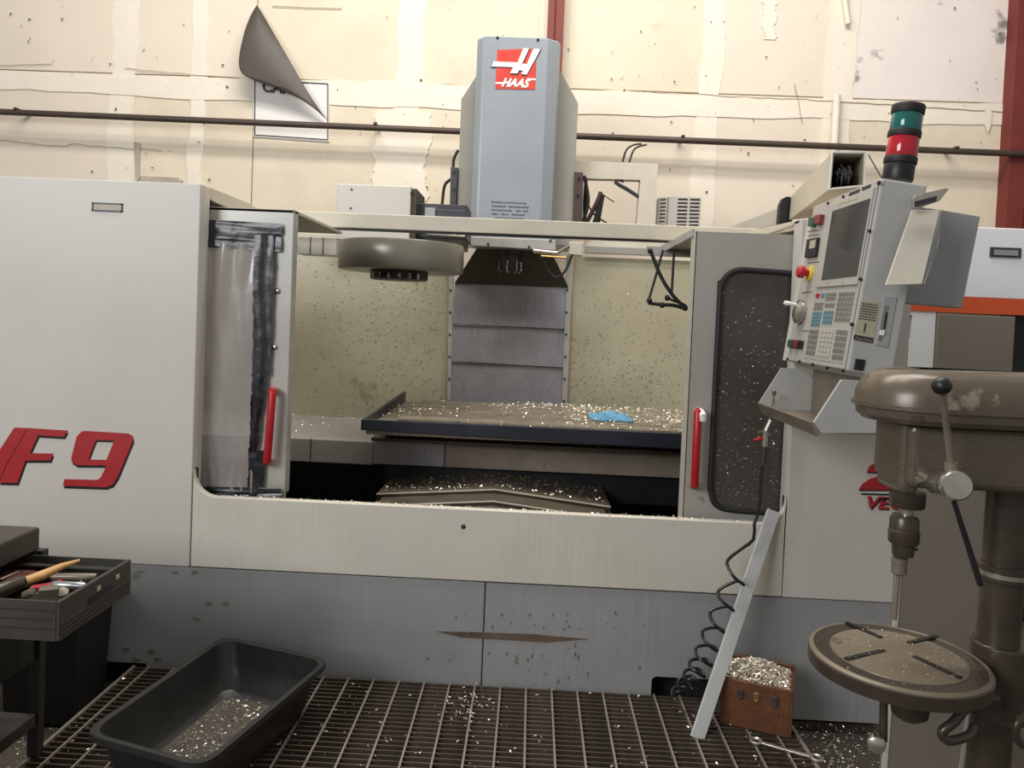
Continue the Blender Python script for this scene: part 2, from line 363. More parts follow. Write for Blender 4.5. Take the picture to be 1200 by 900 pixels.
# wall sign, curled over
sg = thing('wall_sign', at(341, 165, Y=WY-.02), 'white bordered wall sign whose brown backed sheet has curled down over its lettering', 'sign')
Q = [at(297, 92, Y=WY-.012), at(386, 97, Y=WY-.012), at(386, 166, Y=WY-.012), at(297, 160, Y=WY-.012)]
obj('sign_sheet', MB().prism(Q, (0, .01, 0)), 'sign_white', sg)
bd = MB(); I = [bil(Q, s_, t_) for s_, t_ in ((.02, .02), (.98, .02), (.98, .97), (.02, .97))]
for i in range(4): bd.tube([I[i]-V((0, .003, 0)), I[(i+1) % 4]-V((0, .003, 0))], .005, 4)
obj('border', bd, 'decal_black', sg)
tx = MB(); o = at(307, 108, Y=WY-.018); text(tx, 'CAR', o, at(342, 111, Y=WY-.018)-o, at(308, 93, Y=WY-.018)-o, bold=.03); obj('lettering', tx, 'decal_black', sg)
rows = [[(301, 5), (301.2, 5.2), (301.5, 5.5)], [(290, 22), (303, 21), (313, 24)], [(281, 52), (304, 49), (330, 53)], [(275, 86), (318, 84), (350, 87)], [(296, 94), (338, 104), (364, 112)], [(352, 112), (368, 124), (376, 130)], [(383, 141), (384, 142), (385, 143)]]
n = len(rows); mb = MB(); vs2 = []
for i, r_ in enumerate(rows):
    for j, (x, y) in enumerate(r_): vs2.append(at(x, y, Y=WY-.03-(.16*math.sin(math.pi*i/(n-1)))*(1-.5*j/2)-(.03 if j == 1 else 0)))
fs2 = [(i*3+j, i*3+j+1, i*3+j+4, i*3+j+3) for i in range(n-1) for j in range(2)]
mb.add(vs2, fs2, True); o = obj('curled_flap', mb, 'sign_back', sg); sd = o.modifiers.new('s', 'SOLIDIFY'); sd.thickness = .004; ss = o.modifiers.new('sub', 'SUBSURF'); ss.levels = 2; ss.render_levels = 2

# ================================================================ MILLING MACHINE
mm = thing('milling_machine', (0, 4.4, 0), 'huge white and grey enclosed vertical milling machine filling the middle of the shop', 'machine')
Xl, Xr, Xe = -1.347, 1.0, 1.475
zS, zA = .538, .829                          # seam between apron and skirt, top of the sill
# front panels
lp = MB(); lp.prism([(-3.4, FR, zS), (Xl-.003, FR, zS), (Xl-.003, FR, 2.085), (-3.4, FR, 2.085)], (0, .03, 0)); lp.box(Xl-.02, Xl-.003, FR+.03, 3.14, zS, 2.085)
lfp = obj('front_panel', lp, 'white_panel', mm, bevel=.004, label='blank white panel left of the doors')
xr0 = at(940, 256, Y=FR).x; zr = at(940, 256, Y=FR).z
rp = MB(); rp.prism([(xr0, FR, zr), (xr0, FR, zS), (Xe, FR, zS), (Xe, FR, zr)], (0, .03, 0)); rp.box(xr0, xr0+.02, FR+.03, 3.14, zS, zr)
rfp = obj('front_panel', rp, 'white_panel', mm, bevel=.004, label='white panel right of the doors, behind the drill press')
zq = at(223, 549, Y=FR).z; x = Xl+.003
arc = lambda cx, cz, r, a0, a1, n=8: [(cx+r*math.cos(math.radians(a0+(a1-a0)*i/n)), cz+r*math.sin(math.radians(a0+(a1-a0)*i/n))) for i in range(n+1)]
ap = [(x, zS+.003)]+[(Xl+.003, zq)]+arc(Xl+.003+.11, zq-.005, .11, 180, 270)[1:]
ap = [(Xl+.003, zS+.003), (Xl+.003, zq)]+arc(Xl+.1, zA+.094, .094, 186, 270)+arc(xr0-.1, zA+.094, .094, 270, 354)+[(xr0-.004, zA+.12), (xr0-.004, zS+.003)]
apm = MB().prism([(a, FR-.002, b_) for a, b_ in ap], (0, .03, 0))
obj('apron_panel', apm, 'apron', mm, bevel=.003, segs=1)
obj('sill_ledge', MB().box(Xl+.1, xr0-.1, FR+.028, FR+.05, zA-.03, zA-.004), 'beige', mm)
obj('seam_gap', MB().box(-3.4, Xe, FR+.012, FR+.03, zS-.01, zS+.01).box(Xl-.01, Xl+.01, FR+.02, FR+.03, zS, zq).box(xr0-.01, xr0+.01, FR+.02, FR+.03, zS, zq), 'seam', mm)
lb = at(563, 808, Y=FR).x+.003
zb = .035
sk1 = [(at(103, 760, Y=FR).x, zS-.003), (lb, zS-.003), (lb, zb+.05), (-1.45, .12), (-1.68, .12)]
sk1 = [(-3.4, zS-.003), (lb-.002, zS-.003), (lb-.002, .05), (-1.52, .05), (-1.52, .13), (-3.4, .13)]
obj('skirt_panel', MB().prism([(a, FR+.004, b_) for a, b_ in sk1], (0, .03, 0)), 'skirt', mm, bevel=.003, segs=1)
h0 = at(764, 793, Y=FR); h1 = at(826, 820, Y=FR)
hole = arc(h0.x+.02, h0.z-.02, .02, 90, 180, 4)+[(h0.x, .045), (h1.x+.12, .045)]+arc(h1.x+.1, h0.z-.02, .02, 0, 90, 4)
sk2 = [(lb+.002, zS-.003), (Xe, zS-.003), (Xe, .05), (lb+.002, .05)]
sk2 = [(lb+.002, .05), (h0.x, .05)]+[(h0.x, h0.z-.02)]+arc(h0.x+.02, h0.z-.02, .02, 180, 90, 4)+arc(h1.x+.1, h0.z-.02, .02, 90, 0, 4)+[(h1.x+.12, .05), (Xe, .05), (Xe, zS-.003), (lb+.002, zS-.003)]
obj('skirt_panel', MB().prism([(a, FR+.004, b_) for a, b_ in sk2], (0, .03, 0)), 'skirt', mm, bevel=.003, segs=1)
obj('rust_scrape', MB().prism([at(x_, y_, Y=FR+.002) for x_, y_ in ((511, 740), (560, 741), (620, 743), (690, 749), (640, 753), (590, 750), (540, 747))], (0, .004, 0)), 'rust', mm)
sc = MB()
for i in range(50):
    x_ = random.gauss(620, 70); y_ = random.choice((random.gauss(775, 14), random.gauss(728, 8))); c = at(x_, y_, Y=FR+.002); r = random.uniform(.002, .011)
    sc.prism([c+V((math.cos(k_*1.05)*r*random.uniform(.3, .8), 0, math.sin(k_*1.05)*r*random.uniform(.4, 1.4))) for k_ in range(6)], (0, .003, 0))
for x_, y_ in ((165, 670), (205, 671), (228, 671), (147, 760), (177, 763), (160, 772), (185, 772), (245, 707), (265, 707), (230, 725)):
    c = at(x_, y_, Y=FR+.002); sc.prism([c+V((math.cos(k_*1.05)*.02*random.uniform(.6, 1), 0, math.sin(k_*1.05)*.006*random.uniform(.4, 1.4))) for k_ in range(6)], (0, .003, 0))
obj('grime_fleck', sc, mat('grime_fleck', (116, 108, 96), .8, var=.2), mm, kind='stuff')
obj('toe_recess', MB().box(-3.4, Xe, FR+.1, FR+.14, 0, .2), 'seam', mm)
obj('end_panel', MB().box(Xe-.03, Xe, FR+.03, 5.6, .05, zr), 'white_panel', mm)
obj('end_panel', MB().box(-3.4, -3.37, FR+.03, 5.6, .05, 2.08), 'white_panel', mm)
c = at(543, 617, Y=FR); obj('bolt', MB().lathe(c+V((0, -.006, 0)), (0, 1, 0), [(.004, 0), (.009, .002), (.011, .006)], 12), 'dark_metal', mm)
sf = at(238, 219, Y=FR)
obj('roof_flange', MB().prism([(Xl-.02, FR+.03, 2.085), (Xl-.02, 3.6, 2.085), (Xl-.02, 3.6, 2.02), (Xl-.02, FR+.03, 2.04)], (.015, 0, 0)), 'beige', mm)
obj('roof_sheet', MB().box(-3.4, Xl-.02, FR+.03, 3.9, 2.07, 2.083), 'beige', mm)
obj('roof_sheet', MB().box(xr0, Xe, FR+.03, 3.9, zr-.012, zr-.002), 'beige', mm)
obj('roof_flange', MB().prism([at(940, 257, Y=FR+.03), at(940, 268, Y=FR+.03), at(876, 280, Y=3.9), at(876, 271, Y=3.9)], (.015, 0, 0)), 'cream', mm)
# latch recesses
def latch(px, py, Y, par, wd=.125, hd=.035):
    c = at(px, py, Y=Y); mb = MB()
    mb.box(c.x-wd/2, c.x+wd/2, Y-.004, Y+.0, c.z-hd/2, c.z-hd/2+.006).box(c.x-wd/2, c.x+wd/2, Y-.004, Y, c.z+hd/2-.006, c.z+hd/2).box(c.x-wd/2, c.x-wd/2+.006, Y-.004, Y, c.z-hd/2, c.z+hd/2).box(c.x+wd/2-.006, c.x+wd/2, Y-.004, Y, c.z-hd/2, c.z+hd/2)
    f = obj('latch_frame', mb, 'dark_metal', par)
    obj('latch_plate', MB().box(c.x-wd/2+.006, c.x+wd/2-.006, Y-.002, Y, c.z-hd/2+.006, c.z+hd/2-.006), 'oily_steel', par)
latch(126, 243, FR, mm)
# lettering on the front
def decal(name, loops, Y, m, th=.0015):
    mb = MB()
    for lp_ in loops: mb.prism([pp(l, Y) for l in lp_], (0, th, 0)) if len(lp_) > 1 else mb.prism(pp(lp_[0], Y), (0, th, 0))
    return obj(name, mb, m, mm)
Fp = [(33, 501.6), (79, 504.5), (75, 511.7), (44.7, 510), (35, 531), (62, 531.5), (59, 539.5), (30, 539.5), (20.4, 566), (-1, 565.5), (8, 545)]
Vp = [(16.6, 501), (32, 501.6), (7, 545), (-2, 565.5), (-24, 565), (-38, 500), (-22, 500.4), (-14, 548)]
Np = [(96, 505.5), (101, 505), (150, 508), (155, 511), (156, 515.5), (138, 559), (132, 568), (124, 571), (73.6, 569.3), (75.4, 561.5), (113.7, 562.5), (118, 559.5), (124.7, 545.4), (90, 545), (84, 541), (83.5, 536), (90, 511)]
Nh = [(112.4, 515.5), (134, 516), (124.5, 539), (103.5, 538.5)]
sh = lambda l, dx=1.2, dy=3.0: [(x_+dx, y_+dy) for x_, y_ in l]
grow = lambda l, k=1.03: [(sum(p_[0] for p_ in l)/len(l)*(1-k)+x_*k, sum(p_[1] for p_ in l)/len(l)*(1-k)+y_*k) for x_, y_ in l]
decal('letter_shadow', [[sh(Fp)], [sh(Vp)], [sh(Np), sh(Nh, 1, 2.5)]], FR-.002, 'decal_black')
decal('lettering', [[Fp], [Vp], [Np, Nh]], FR-.0035, 'decal_red')
T2 = [(1015.6, 553), (1020, 545.5), (1028, 541.6), (1040, 540.5), (1054, 541), (1058, 546), (1056, 556), (1046, 563), (1034, 567), (1029, 568), (1050, 569), (1048, 574), (1006, 574), (1011, 567), (1020, 561), (1034, 557), (1040, 552), (1034, 549), (1029, 553.5)]
decal('letter_shadow', [[sh(T2, .8, 1.6)], [[(1009, 578), (1048, 579), (1047, 581), (1010, 580)]]], FR-.002, 'decal_black'); decal('lettering', [[T2]], FR-.0035, 'decal_red')
for nm, d, m_ in (('letter_shadow', 1.4, 'decal_black'), ('lettering', 0, 'decal_red')):
    mb = MB(); o = at(1016+d, 596+d, Y=FR-.003-(.0015 if not d else 0)); text(mb, 'VEC', o, at(1062+d, 598+d, Y=FR-.003)-o, at(1016.5+d, 581+d, Y=FR-.003)-o, shear=.25, bold=.03); obj(nm, mb, m_, mm)
# top rail
ra = at(380, 248, Y=3.95); zt = 2.1
obj('top_rail', MB().box(-1.9, 1.4, 3.93, 3.97, 2.028, 2.105), 'cream', mm, bevel=.004)
obj('rail_track', MB().box(-1.9, 1.4, 3.945, 3.985, 2.020, 2.028), 'black', mm)
# interior back and sides
BY = 5.5
xa = at(527, 400, Y=BY).x; xb = at(668, 400, Y=BY).x
obj('back_panel', MB().box(-2.4, xa, BY, BY+.02, .6, 2.06), 'interior', mm, label='olive beige splash panel left of the way cover')
obj('back_panel', MB().box(xb, 1.44, BY, BY+.02, .6, 2.06), 'interior', mm, label='olive beige splash panel right of the way cover')
obj('back_frame', MB().box(-2.4, at(548, 300, Y=BY).x, BY-.03, BY+.03, 2.06, 2.14), 'beige', mm)
c0 = at(686, 288, Y=BY-.03); c1 = at(812, 303, Y=BY-.03)
obj('back_frame', MB().box(c0.x, 1.44, BY-.04, BY+.03, c1.z+.01, c0.z), 'wing_grey', mm, bevel=.003)
obj('back_frame', MB().box(c0.x, 1.44, BY-.0, BY+.03, c0.z+.004, c0.z+.06), 'cream', mm)
c0 = at(352, 278, Y=5.1); c1 = at(396, 300, Y=5.1)
obj('wiring_box', MB().box(c0.x, c1.x, 5.05, 5.2, c1.z, c0.z), 'beige', mm, bevel=.004)
for s_ in (.33, .66): obj('wiring_seam', MB().box(c0.x+(c1.x-c0.x)*s_-.002, c0.x+(c1.x-c0.x)*s_+.002, 5.045, 5.055, c1.z, c0.z), 'seam', mm)
c0 = at(345, 255, Y=4.9); c1 = at(392, 272, Y=4.9)
obj('wiring_box', MB().box(c0.x-.2, c1.x, 4.85, 5.0, c1.z, c0.z-.02), 'beige', mm, bevel=.004)
obj('inner_side', MB().box(-2.42, -2.4, 3.15, BY, .05, 2.06), 'interior', mm); obj('inner_side', MB().box(1.43, 1.445, 3.15, BY, .05, 2.03), 'interior', mm)
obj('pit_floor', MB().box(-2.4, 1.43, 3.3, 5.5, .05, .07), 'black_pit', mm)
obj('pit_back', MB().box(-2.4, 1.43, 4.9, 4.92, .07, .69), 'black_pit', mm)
# column way cover and its guides
wy = BY-.03
seq = [(533, 332, 664, 337), (530.5, 380.5, 662, 386.5), (529, 424.5, 660, 431.5), (527.5, 478, 658.5, 484)]
for i in range(3):
    a, b_ = seq[i], seq[i+1]; d = .010*(2-i)
    q = [at(a[0], a[1], Y=wy-d), at(a[2], a[3], Y=wy-d), at(b_[2], b_[3], Y=wy-d), at(b_[0], b_[1]-.6, Y=wy-d)]
    wc_ = obj('way_cover', MB().prism(q, (0, .02, 0)), 'way', mm, bevel=.002, segs=1)
    obj('lap_edge', MB().tube([q[3]+V((0, -.001, .003)), q[2]+V((0, -.001, .003))], .003, 4), 'seam', wc_)
for xs in ((526.5, 532, 524, 528), (664, 671, 658.5, 664.5)):
    q = [at(xs[0], 300, Y=wy-.02), at(xs[1], 300, Y=wy-.02), at(xs[3], 478, Y=wy-.02), at(xs[2], 478, Y=wy-.02)]
    obj('guide_strip', MB().prism(q, (0, .03, 0)), 'door_steel', mm)
    mb = MB()
    for i in range(6):
        y_ = 340+i*26; c = at(xs[0]+(xs[2]-xs[0])*(y_-300)/178+2, y_, Y=wy-.02); mb.lathe(c+V((0, -.006, 0)), (0, 1, 0), [(.006, 0), (.009, .006)], 8)
    obj('guide_bolt', mb, 'dark_metal', mm)
obj('way_hood', MB().prism([at(561, 288, Y=5.3), at(646, 296, Y=5.3), at(666, 337, Y=wy-.03), at(533, 332, Y=wy-.03)], (0, .02, .01)), 'dark_olive', mm)
# side shelf
obj('side_shelf', MB().box(-2.38, at(438, 520, Y=4.53).x, 4.53, BY, .69, .832), 'shelf', mm, bevel=.006, label='bright steel way cover shelf left of the table')
xs_ = at(364, 530, Y=4.53).x; obj('shelf_seam', MB().box(xs_-.002, xs_+.002, 4.526, 4.534, .69, .832), 'seam', mm)
# table
tl, tr_, tb = -.86, 1.27, 5.17; tz = 1.05
tp = MB(); tp.box(tl+.02, tr_, 3.93, tb, .97, 1.012)
table = obj('machine_table', tp, 'table_top', mm, bevel=.004)
tslab = MB()
for i in range(5):
    y0 = 4.06+i*.2; tslab.box(tl+.16, tr_-.1, y0, y0+.165, 1.012, 1.040)
obj('table_land', tslab, 'table_top', table, bevel=.003)
for i in range(4):
    y0 = 4.06+i*.2+.165; obj('table_slot', MB().box(tl+.16, tr_-.1, y0, y0+.035, 1.006, 1.016), 'black', table)
obj('table_rim', MB().prism([(tl, 3.9, 1.05), (tr_, 3.9, 1.052), (tr_, 3.9, .965), (tl, 3.9, .995)], (0, .025, 0)), 'table_rim', mm, bevel=.004)
obj('table_rim', MB().prism([(tl, 3.925, 1.05), (tl, tb, 1.075), (tl, tb, .99), (tl, 3.925, .995)], (.02, 0, 0)), 'table_rim', mm, bevel=.004)
xs0 = at(439, 520, Y=4.2).x
obj('saddle_cover', MB().box(xs0, 1.3, 4.2, 4.23, .765, .908), 'saddle', mm, bevel=.003)
obj('saddle_cover', MB().box(xs0, at(521, 530, Y=4.19).x, 4.185, 4.2, .768, .906), 'way', mm, bevel=.003, label='brighter chip splashed end plate')
obj('saddle_lip', MB().box(xs0, 1.3, 4.1, 4.2, .908, .925), 'cast_dark', mm)
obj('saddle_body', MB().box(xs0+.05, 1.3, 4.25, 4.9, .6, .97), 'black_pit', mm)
mb = MB()
for i in range(14):
    c = at(530+i*19, 520+i*1.3, Y=4.18); mb.lathe(V((c.x, 4.19, .893-.0*i)), (0, 1, 0), [(.005, 0), (.008, .01)], 8)
obj('saddle_bolt', mb, 'dark_metal', mm)
# peaked telescopic way covers
def chev(y0, y1, z, xl, xr_, xp, rise, m_):
    zl = z-rise; zr_ = z-rise*1.15; t = .012
    mb = MB(); mb.prism([(xl, y0, zl), (xp, y0, z), (xr_, y0, zr_), (xr_, y0, zr_-t), (xp, y0, z-t), (xl, y0, zl-t)], (0, y1-y0, 0))
    o = obj('chevron_cover', mb, m_, mm, bevel=.002, segs=1)
    mb = MB(); mb.prism([(xl, y0+.004, zl-t), (xp, y0+.004, z-t), (xr_, y0+.004, zr_-t), (xr_, y0+.004, zr_-.06), (xl, y0+.004, zl-.06)], (0, .01, 0)); obj('cover_face', mb, 'cast_dark', o)
    mb = MB(); mb.prism([(xl, y0-.003, zl+.002), (xp, y0-.003, z+.002), (xr_, y0-.003, zr_+.002), (xr_, y0-.003, zr_-.004), (xp, y0-.003, z-.004), (xl, y0-.003, zl-.004)], (0, .003, 0)); obj('cover_highlight', mb, 'edge', o)
xL = at(441, 580, Y=3.85).x; xR = at(716, 590, Y=3.85).x; xP = at(580, 575, Y=3.85).x
chev(3.85, 4.25, .735, xL, xR, xP, .052, 'chevron'); chev(3.68, 4.0, .716, xL+.03, xR-.03, xP, .05, 'chevron'); chev(3.5, 3.9, .695, xL+.03, xR-.03, xP, .05, 'chevron')
# spindle column
cl = at(559, 41, Y=5.15).x; cr_ = at(657.5, 46, Y=5.15).x; ct = 3.466; cb = 2.075
ch = .05
prof = [(cl, 5.34), (cl, 5.2), (cl+.045, 5.15), (cr_-.085, 5.15), (cr_-.012, 5.2), (cr_, 5.24), (cr_, 5.34)]
obj('column_cover', MB().prism([(a, b_, cb) for a, b_ in prof], (0, 0, ct-cb)), 'head_grey', mm, bevel=.012, segs=3)
wl = at(540.5, 116, Y=5.36).x; wr = at(677.5, 121, Y=5.36).x; z1 = at(540.5, 116, Y=5.36).z; z2 = at(554, 101, Y=5.36).z+.05
obj('column_body', MB().prism([(wl, 5.36, 2.12), (wr, 5.36, 2.12), (wr, 5.36, z1), (wr-.12, 5.36, z2+.06), (wl+.12, 5.36, z2+.06), (wl, 5.36, z1)], (0, .5, 0)), 'wing_grey', mm, bevel=.004)
mb = MB()
for x_, y_ in ((583, 44), (630.5, 46.5)): mb.lathe(at(x_, y_, Y=5.146), (0, 1, 0), [(.004, -.004), (.009, 0), (.009, .005)], 10)
obj('screw', mb, 'black', mm)
# logo badge
Y_ = 5.147
bq = [(583, 58.5), (629, 57), (627, 105), (580.5, 104)]
bg = obj('logo_badge', MB().prism(pp(bq, Y_), (0, .004, 0)), 'logo_red', mm)
Hp = [[(576, 77.5), (578, 72), (597, 73.5), (606, 73), (613, 56.5), (620, 56.5), (605, 86), (597, 86.5), (601, 79)],
      [(625, 57), (633.5, 57.5), (617, 88), (611, 86), (608, 80), (615, 78)]]
mb = MB()
for l in ([(576, 77.8), (578.5, 72), (606.5, 73.2), (613.2, 56.5), (620, 56.8), (606.5, 86), (597.8, 85.6), (601.3, 78.6)], [(625.3, 57), (633.5, 57.6), (617.2, 87.5), (610.8, 86.6), (613, 83), (608.2, 82), (611, 74.6), (617.4, 75)]):
    mb.prism([at(x_, y_, Y=Y_-.003) for x_, y_ in l], (0, .003, 0))
o = at(587.5, 101.5, Y=Y_-.003); text(mb, 'HAAS', o, at(621, 103, Y=Y_-.003)-o, at(588.5, 91, Y=Y_-.003)-o, shear=.35, bold=.045)
mb.prism(pp([(581, 96.2), (590, 96.4), (589, 98.6), (580.6, 98.2)], Y_-.002), (0, .002, 0)); mb.prism(pp([(617, 91.5), (628, 92), (627.5, 94), (619, 93.6)], Y_-.002), (0, .002, 0))
obj('lettering', mb, 'decal_white', bg)
mb = MB()
for l in ([(576, 77.8), (578.5, 72), (606.5, 73.2), (613.2, 56.5), (620, 56.8), (606.5, 86), (597.8, 85.6), (601.3, 78.6)], [(625.3, 57), (633.5, 57.6), (617.2, 87.5), (610.8, 86.6), (613, 83), (608.2, 82), (611, 74.6), (617.4, 75)]):
    mb.prism([at(x_+.4, y_+.9, Y=Y_-.0015) for x_, y_ in grow(l, 1.05)], (0, .001, 0))
obj('letter_shadow', mb, 'decal_black', bg)
mb = MB()
for r_ in range(5):
    y_ = 236+r_*4.6; x_ = 576
    while x_ < 617:
        w_ = random.uniform(1, 4)
        if random.random() < .85: mb.prism(pp([(x_, y_+(x_-576)*.04), (x_+w_, y_+(x_+w_-576)*.04), (x_+w_, y_+1+(x_-576)*.04), (x_, y_+1+(x_-576)*.04)], Y_), (0, .002, 0))
        x_ += w_+.8
obj('printed_notice', mb, 'ink', mm, kind='stuff')
# spindle head below
hb = at(600, 292, Y=5.15).z
obj('head_plate', MB().prism([at(549.5, 277, Y=5.14), at(651, 281, Y=5.14), at(651.5, 293.5, Y=5.14), at(552, 288, Y=5.14)], (0, .22, 0)), 'door_steel', mm, bevel=.004)
mb = MB()
for x_, y_ in ((572, 286), (620, 289.5), (645, 282)): mb.lathe(at(x_, y_, Y=5.135), (0, 1, 0), [(.008, 0), (.01, .01)], 8)
obj('head_bolt', mb, 'black', mm)
c = at(598, 292, Y=5.3); zb_ = at(598, 318, Y=5.3).z
sp = obj('spindle', MB().lathe((c.x, 5.32, zb_), (0, 0, 1), [(.05, 0), (.064, .012), (.064, .05), (.07, .055), (.07, .11), (.085, .115), (.085, .19)], 28), 'dark_metal', mm)
obj('spindle_nose', MB().lathe((c.x, 5.32, zb_-.004), (0, 0, 1), [(.03, 0), (.046, .004)], 20), 'bright_steel', sp)
mb = MB()
for i in range(7):
    a_ = i*.9; mb.tube([(c.x+.075*math.cos(a_), 5.32+.075*math.sin(a_), zb_+.07), (c.x+.08*math.cos(a_), 5.32+.08*math.sin(a_), zb_+.01), (c.x+.06*math.cos(a_), 5.32+.06*math.sin(a_), zb_-.01)], .006, 6)
obj('coolant_nozzle', mb, 'chrome', sp)
obj('valve_block', MB().prism(pp([(667, 283), (684, 284), (682.5, 300), (666, 298)], 5.1), (0, .06, 0)), 'beige', mm, bevel=.006)
obj('coolant_line', MB().tube([at(x_, y_, Y=5.12) for x_, y_ in smooth_path([V((x_, y_, 0)) for x_, y_ in ((637, 305), (643, 318), (652, 325), (662, 318), (668, 305), (672, 296))], 5) for x_, y_ in ((x_, y_),)] if False else [at(p_.x, p_.y, Y=5.12) for p_ in smooth_path([V((x_, y_, 0)) for x_, y_ in ((637, 305), (643, 318), (652, 325), (662, 318), (668, 305), (672, 296))], 5)], .008, 8), 'rubber', mm)
obj('coolant_fitting', MB().tube([at(625, 294, Y=5.1), at(653, 297, Y=5.1)], .016, 10).tube([at(652, 297, Y=5.1), at(667, 288, Y=5.1)], .012, 8), 'chrome', mm)
obj('coolant_fitting', MB().tube([at(634, 300, Y=5.08), at(664, 302, Y=5.08)], .008, 8), 'brass', mm)
# brackets beside the column
q = pp([(528, 195.5), (536.5, 196), (534.5, 240), (527, 240)], 5.33); obj('side_bracket', MB().prism(q, (0, .08, 0)), 'dark_metal', mm, bevel=.003)
q = pp([(673, 201), (683.5, 202), (682, 263), (671, 262)], 5.33); obj('side_bracket', MB().prism(q, (0, .08, 0)), 'maroon', mm, bevel=.003)
mb = MB()
for x_, y_ in ((678.5, 209), (677.5, 229)): mb.lathe(at(x_, y_, Y=5.32), (0, 1, 0), [(.009, 0), (.009, .015)], 8)
for x_, y_ in ((532, 201), (531.5, 222)): mb.lathe(at(x_, y_, Y=5.32), (0, 1, 0), [(.009, 0), (.009, .015)], 8)
obj('bracket_bolt', mb, 'black', mm)
def cable(pts, Y, r, m_='rubber', par=mm, nm='cable'):
    P = smooth_path([V((x_, y_, 0)) for x_, y_ in pts], 6); return obj(nm, MB().tube([at(p_.x, p_.y, Y=Y) for p_ in P], r, 6), m_, par)
cable([(537, 176), (532, 186), (531, 196)], 5.4, .012); cable([(528, 210), (521, 218), (518, 240)], 5.4, .012)
for i in range(5): cable([(684+i*.8, 206+i), (688-i*.5, 222), (689-i, 240), (682+i, 264)], 5.42+.02*i, .012)
cable([(704, 225), (700, 236), (690, 256), (686, 262)], 5.6, .016, 'maroon'); cable([(706, 228), (703, 245), (700, 262)], 5.62, .018); cable([(702, 240), (700, 252), (697, 262)], 5.6, .02); cable([(688, 238), (697, 252), (712, 262)], 5.62, .006); cable([(706, 228), (720, 237)], 5.62, .004)
# beige frame on the right of the column
Yf = 5.6
fr = [pp([(674, 188), (771.5, 192), (765.5, 268), (745.5, 268), (750.5, 211), (686, 209), (684, 268), (670, 268)], Yf)]
obj('rear_frame', MB().prism(fr[0], (0, .09, 0)), 'cream', mm, bevel=.003)
cable([(721, 213), (726, 217), (735, 222), (749, 231)], 5.62, .014, 'dark_metal', nm='tie_bracket'); cable([(721, 216), (723, 210), (731, 213)], 5.62, .010, 'dark_metal', nm='tie_bracket')
cable([(729.5, 190), (734, 176), (742, 170), (752, 168.5)], 6.1, .008); cable([(737.5, 190), (742, 177), (748, 172), (758, 169.5)], 6.1, .008)
# tool changer
dc = at(470, 300, Y=4.45); R_ = .362; zt_ = at(470, 281, Y=4.1).z; zb2 = at(470, 319, Y=4.1).z
zt_, zb2 = 2.005, 1.842
cz = V((dc.x+.0, 4.47, 0))
dr = obj('tool_carousel', MB().lathe((cz.x, cz.y, zb2), (0, 0, 1), [(R_-.02, 0), (R_-.004, .003), (R_, .012), (R_, zt_-zb2-.012), (R_-.006, zt_-zb2), (R_-.05, zt_-zb2)], 64), 'drum', mm)
pk = obj('pocket_ring', MB().lathe((cz.x, cz.y-.06, zb2-.052), (0, 0, 1), [(.15, 0), (.165, .006), (.165, .05)], 40), 'black', dr)
mb = MB()
for i, ch_ in enumerate('876431'):
    an = math.radians(-90+(-50+i*20)); nx, ny = math.cos(an), math.sin(an); rr_ = .1665
    pos = V((cz.x+nx*rr_, cz.y-.06+ny*rr_, zb2-.045)); tg = V((-ny, nx, 0)).normalized(); text(mb, ch_, pos-tg*.009, tg*.018, V((0, 0, .03)))
obj('pocket_number', mb, 'decal_white', dr)
bx0 = at(405.5, 218, Y=4.6); bx1 = at(487, 250, Y=4.6)
bz = MB().box(bx0.x, bx1.x, 4.4, 4.75, 2.01, bx0.z-.02); tb_ = obj('changer_box', bz, 'white_panel', mm, bevel=.005, label='square white tool changer housing above the rail')
mb = MB()
for x_, y_ in ((412, 222), (482, 226), (411, 244)): mb.lathe(at(x_, y_, Y=4.398), (0, 1, 0), [(.007, 0), (.007, .01)], 8)
obj('screw', mb, 'black', tb_)
obj('changer_side', MB().box(bx1.x+.002, bx1.x+.03, 4.42, 4.75, 2.01, bx0.z-.03), 'dark_olive', mm)
q = at(395, 244, Y=4.5); obj('changer_stub', MB().box(q.x, bx0.x, 4.5, 4.6, q.z-.02, q.z), 'dark_olive', mm)
a0 = at(489, 238, Y=4.5); a1 = at(547, 254, Y=4.5)
obj('changer_arm', MB().box(a0.x, a1.x, 4.5, 4.8, 2.13, a0.z), 'dark_metal', mm, bevel=.004)
a2 = at(510, 245, Y=4.47); obj('changer_arm', MB().box(a2.x, a1.x, 4.47, 4.5, 2.13, a2.z), 'dark_metal', mm, bevel=.004)
a2 = at(498, 243, Y=4.46); obj('arm_connector', MB().box(a2.x, a2.x+.06, 4.46, 4.5, a2.z-.06, a2.z), 'holder', mm, bevel=.003)
a0 = at(489, 268, Y=4.5); a1 = at(547, 281, Y=4.5); obj('changer_arm', MB().box(a0.x, a1.x, 4.48, 4.8, a1.z, a1.z+.075), 'table_rim', mm, bevel=.004)
obj('arm_rod', MB().tube([at(500, 274, Y=4.47), at(545, 277, Y=4.47)], .01, 8), 'chrome', mm)
# sliding doors
DY = 3.15
def door_part(nm, mb, m_, par, **k_): return obj(nm, mb, m_, par, **k_)
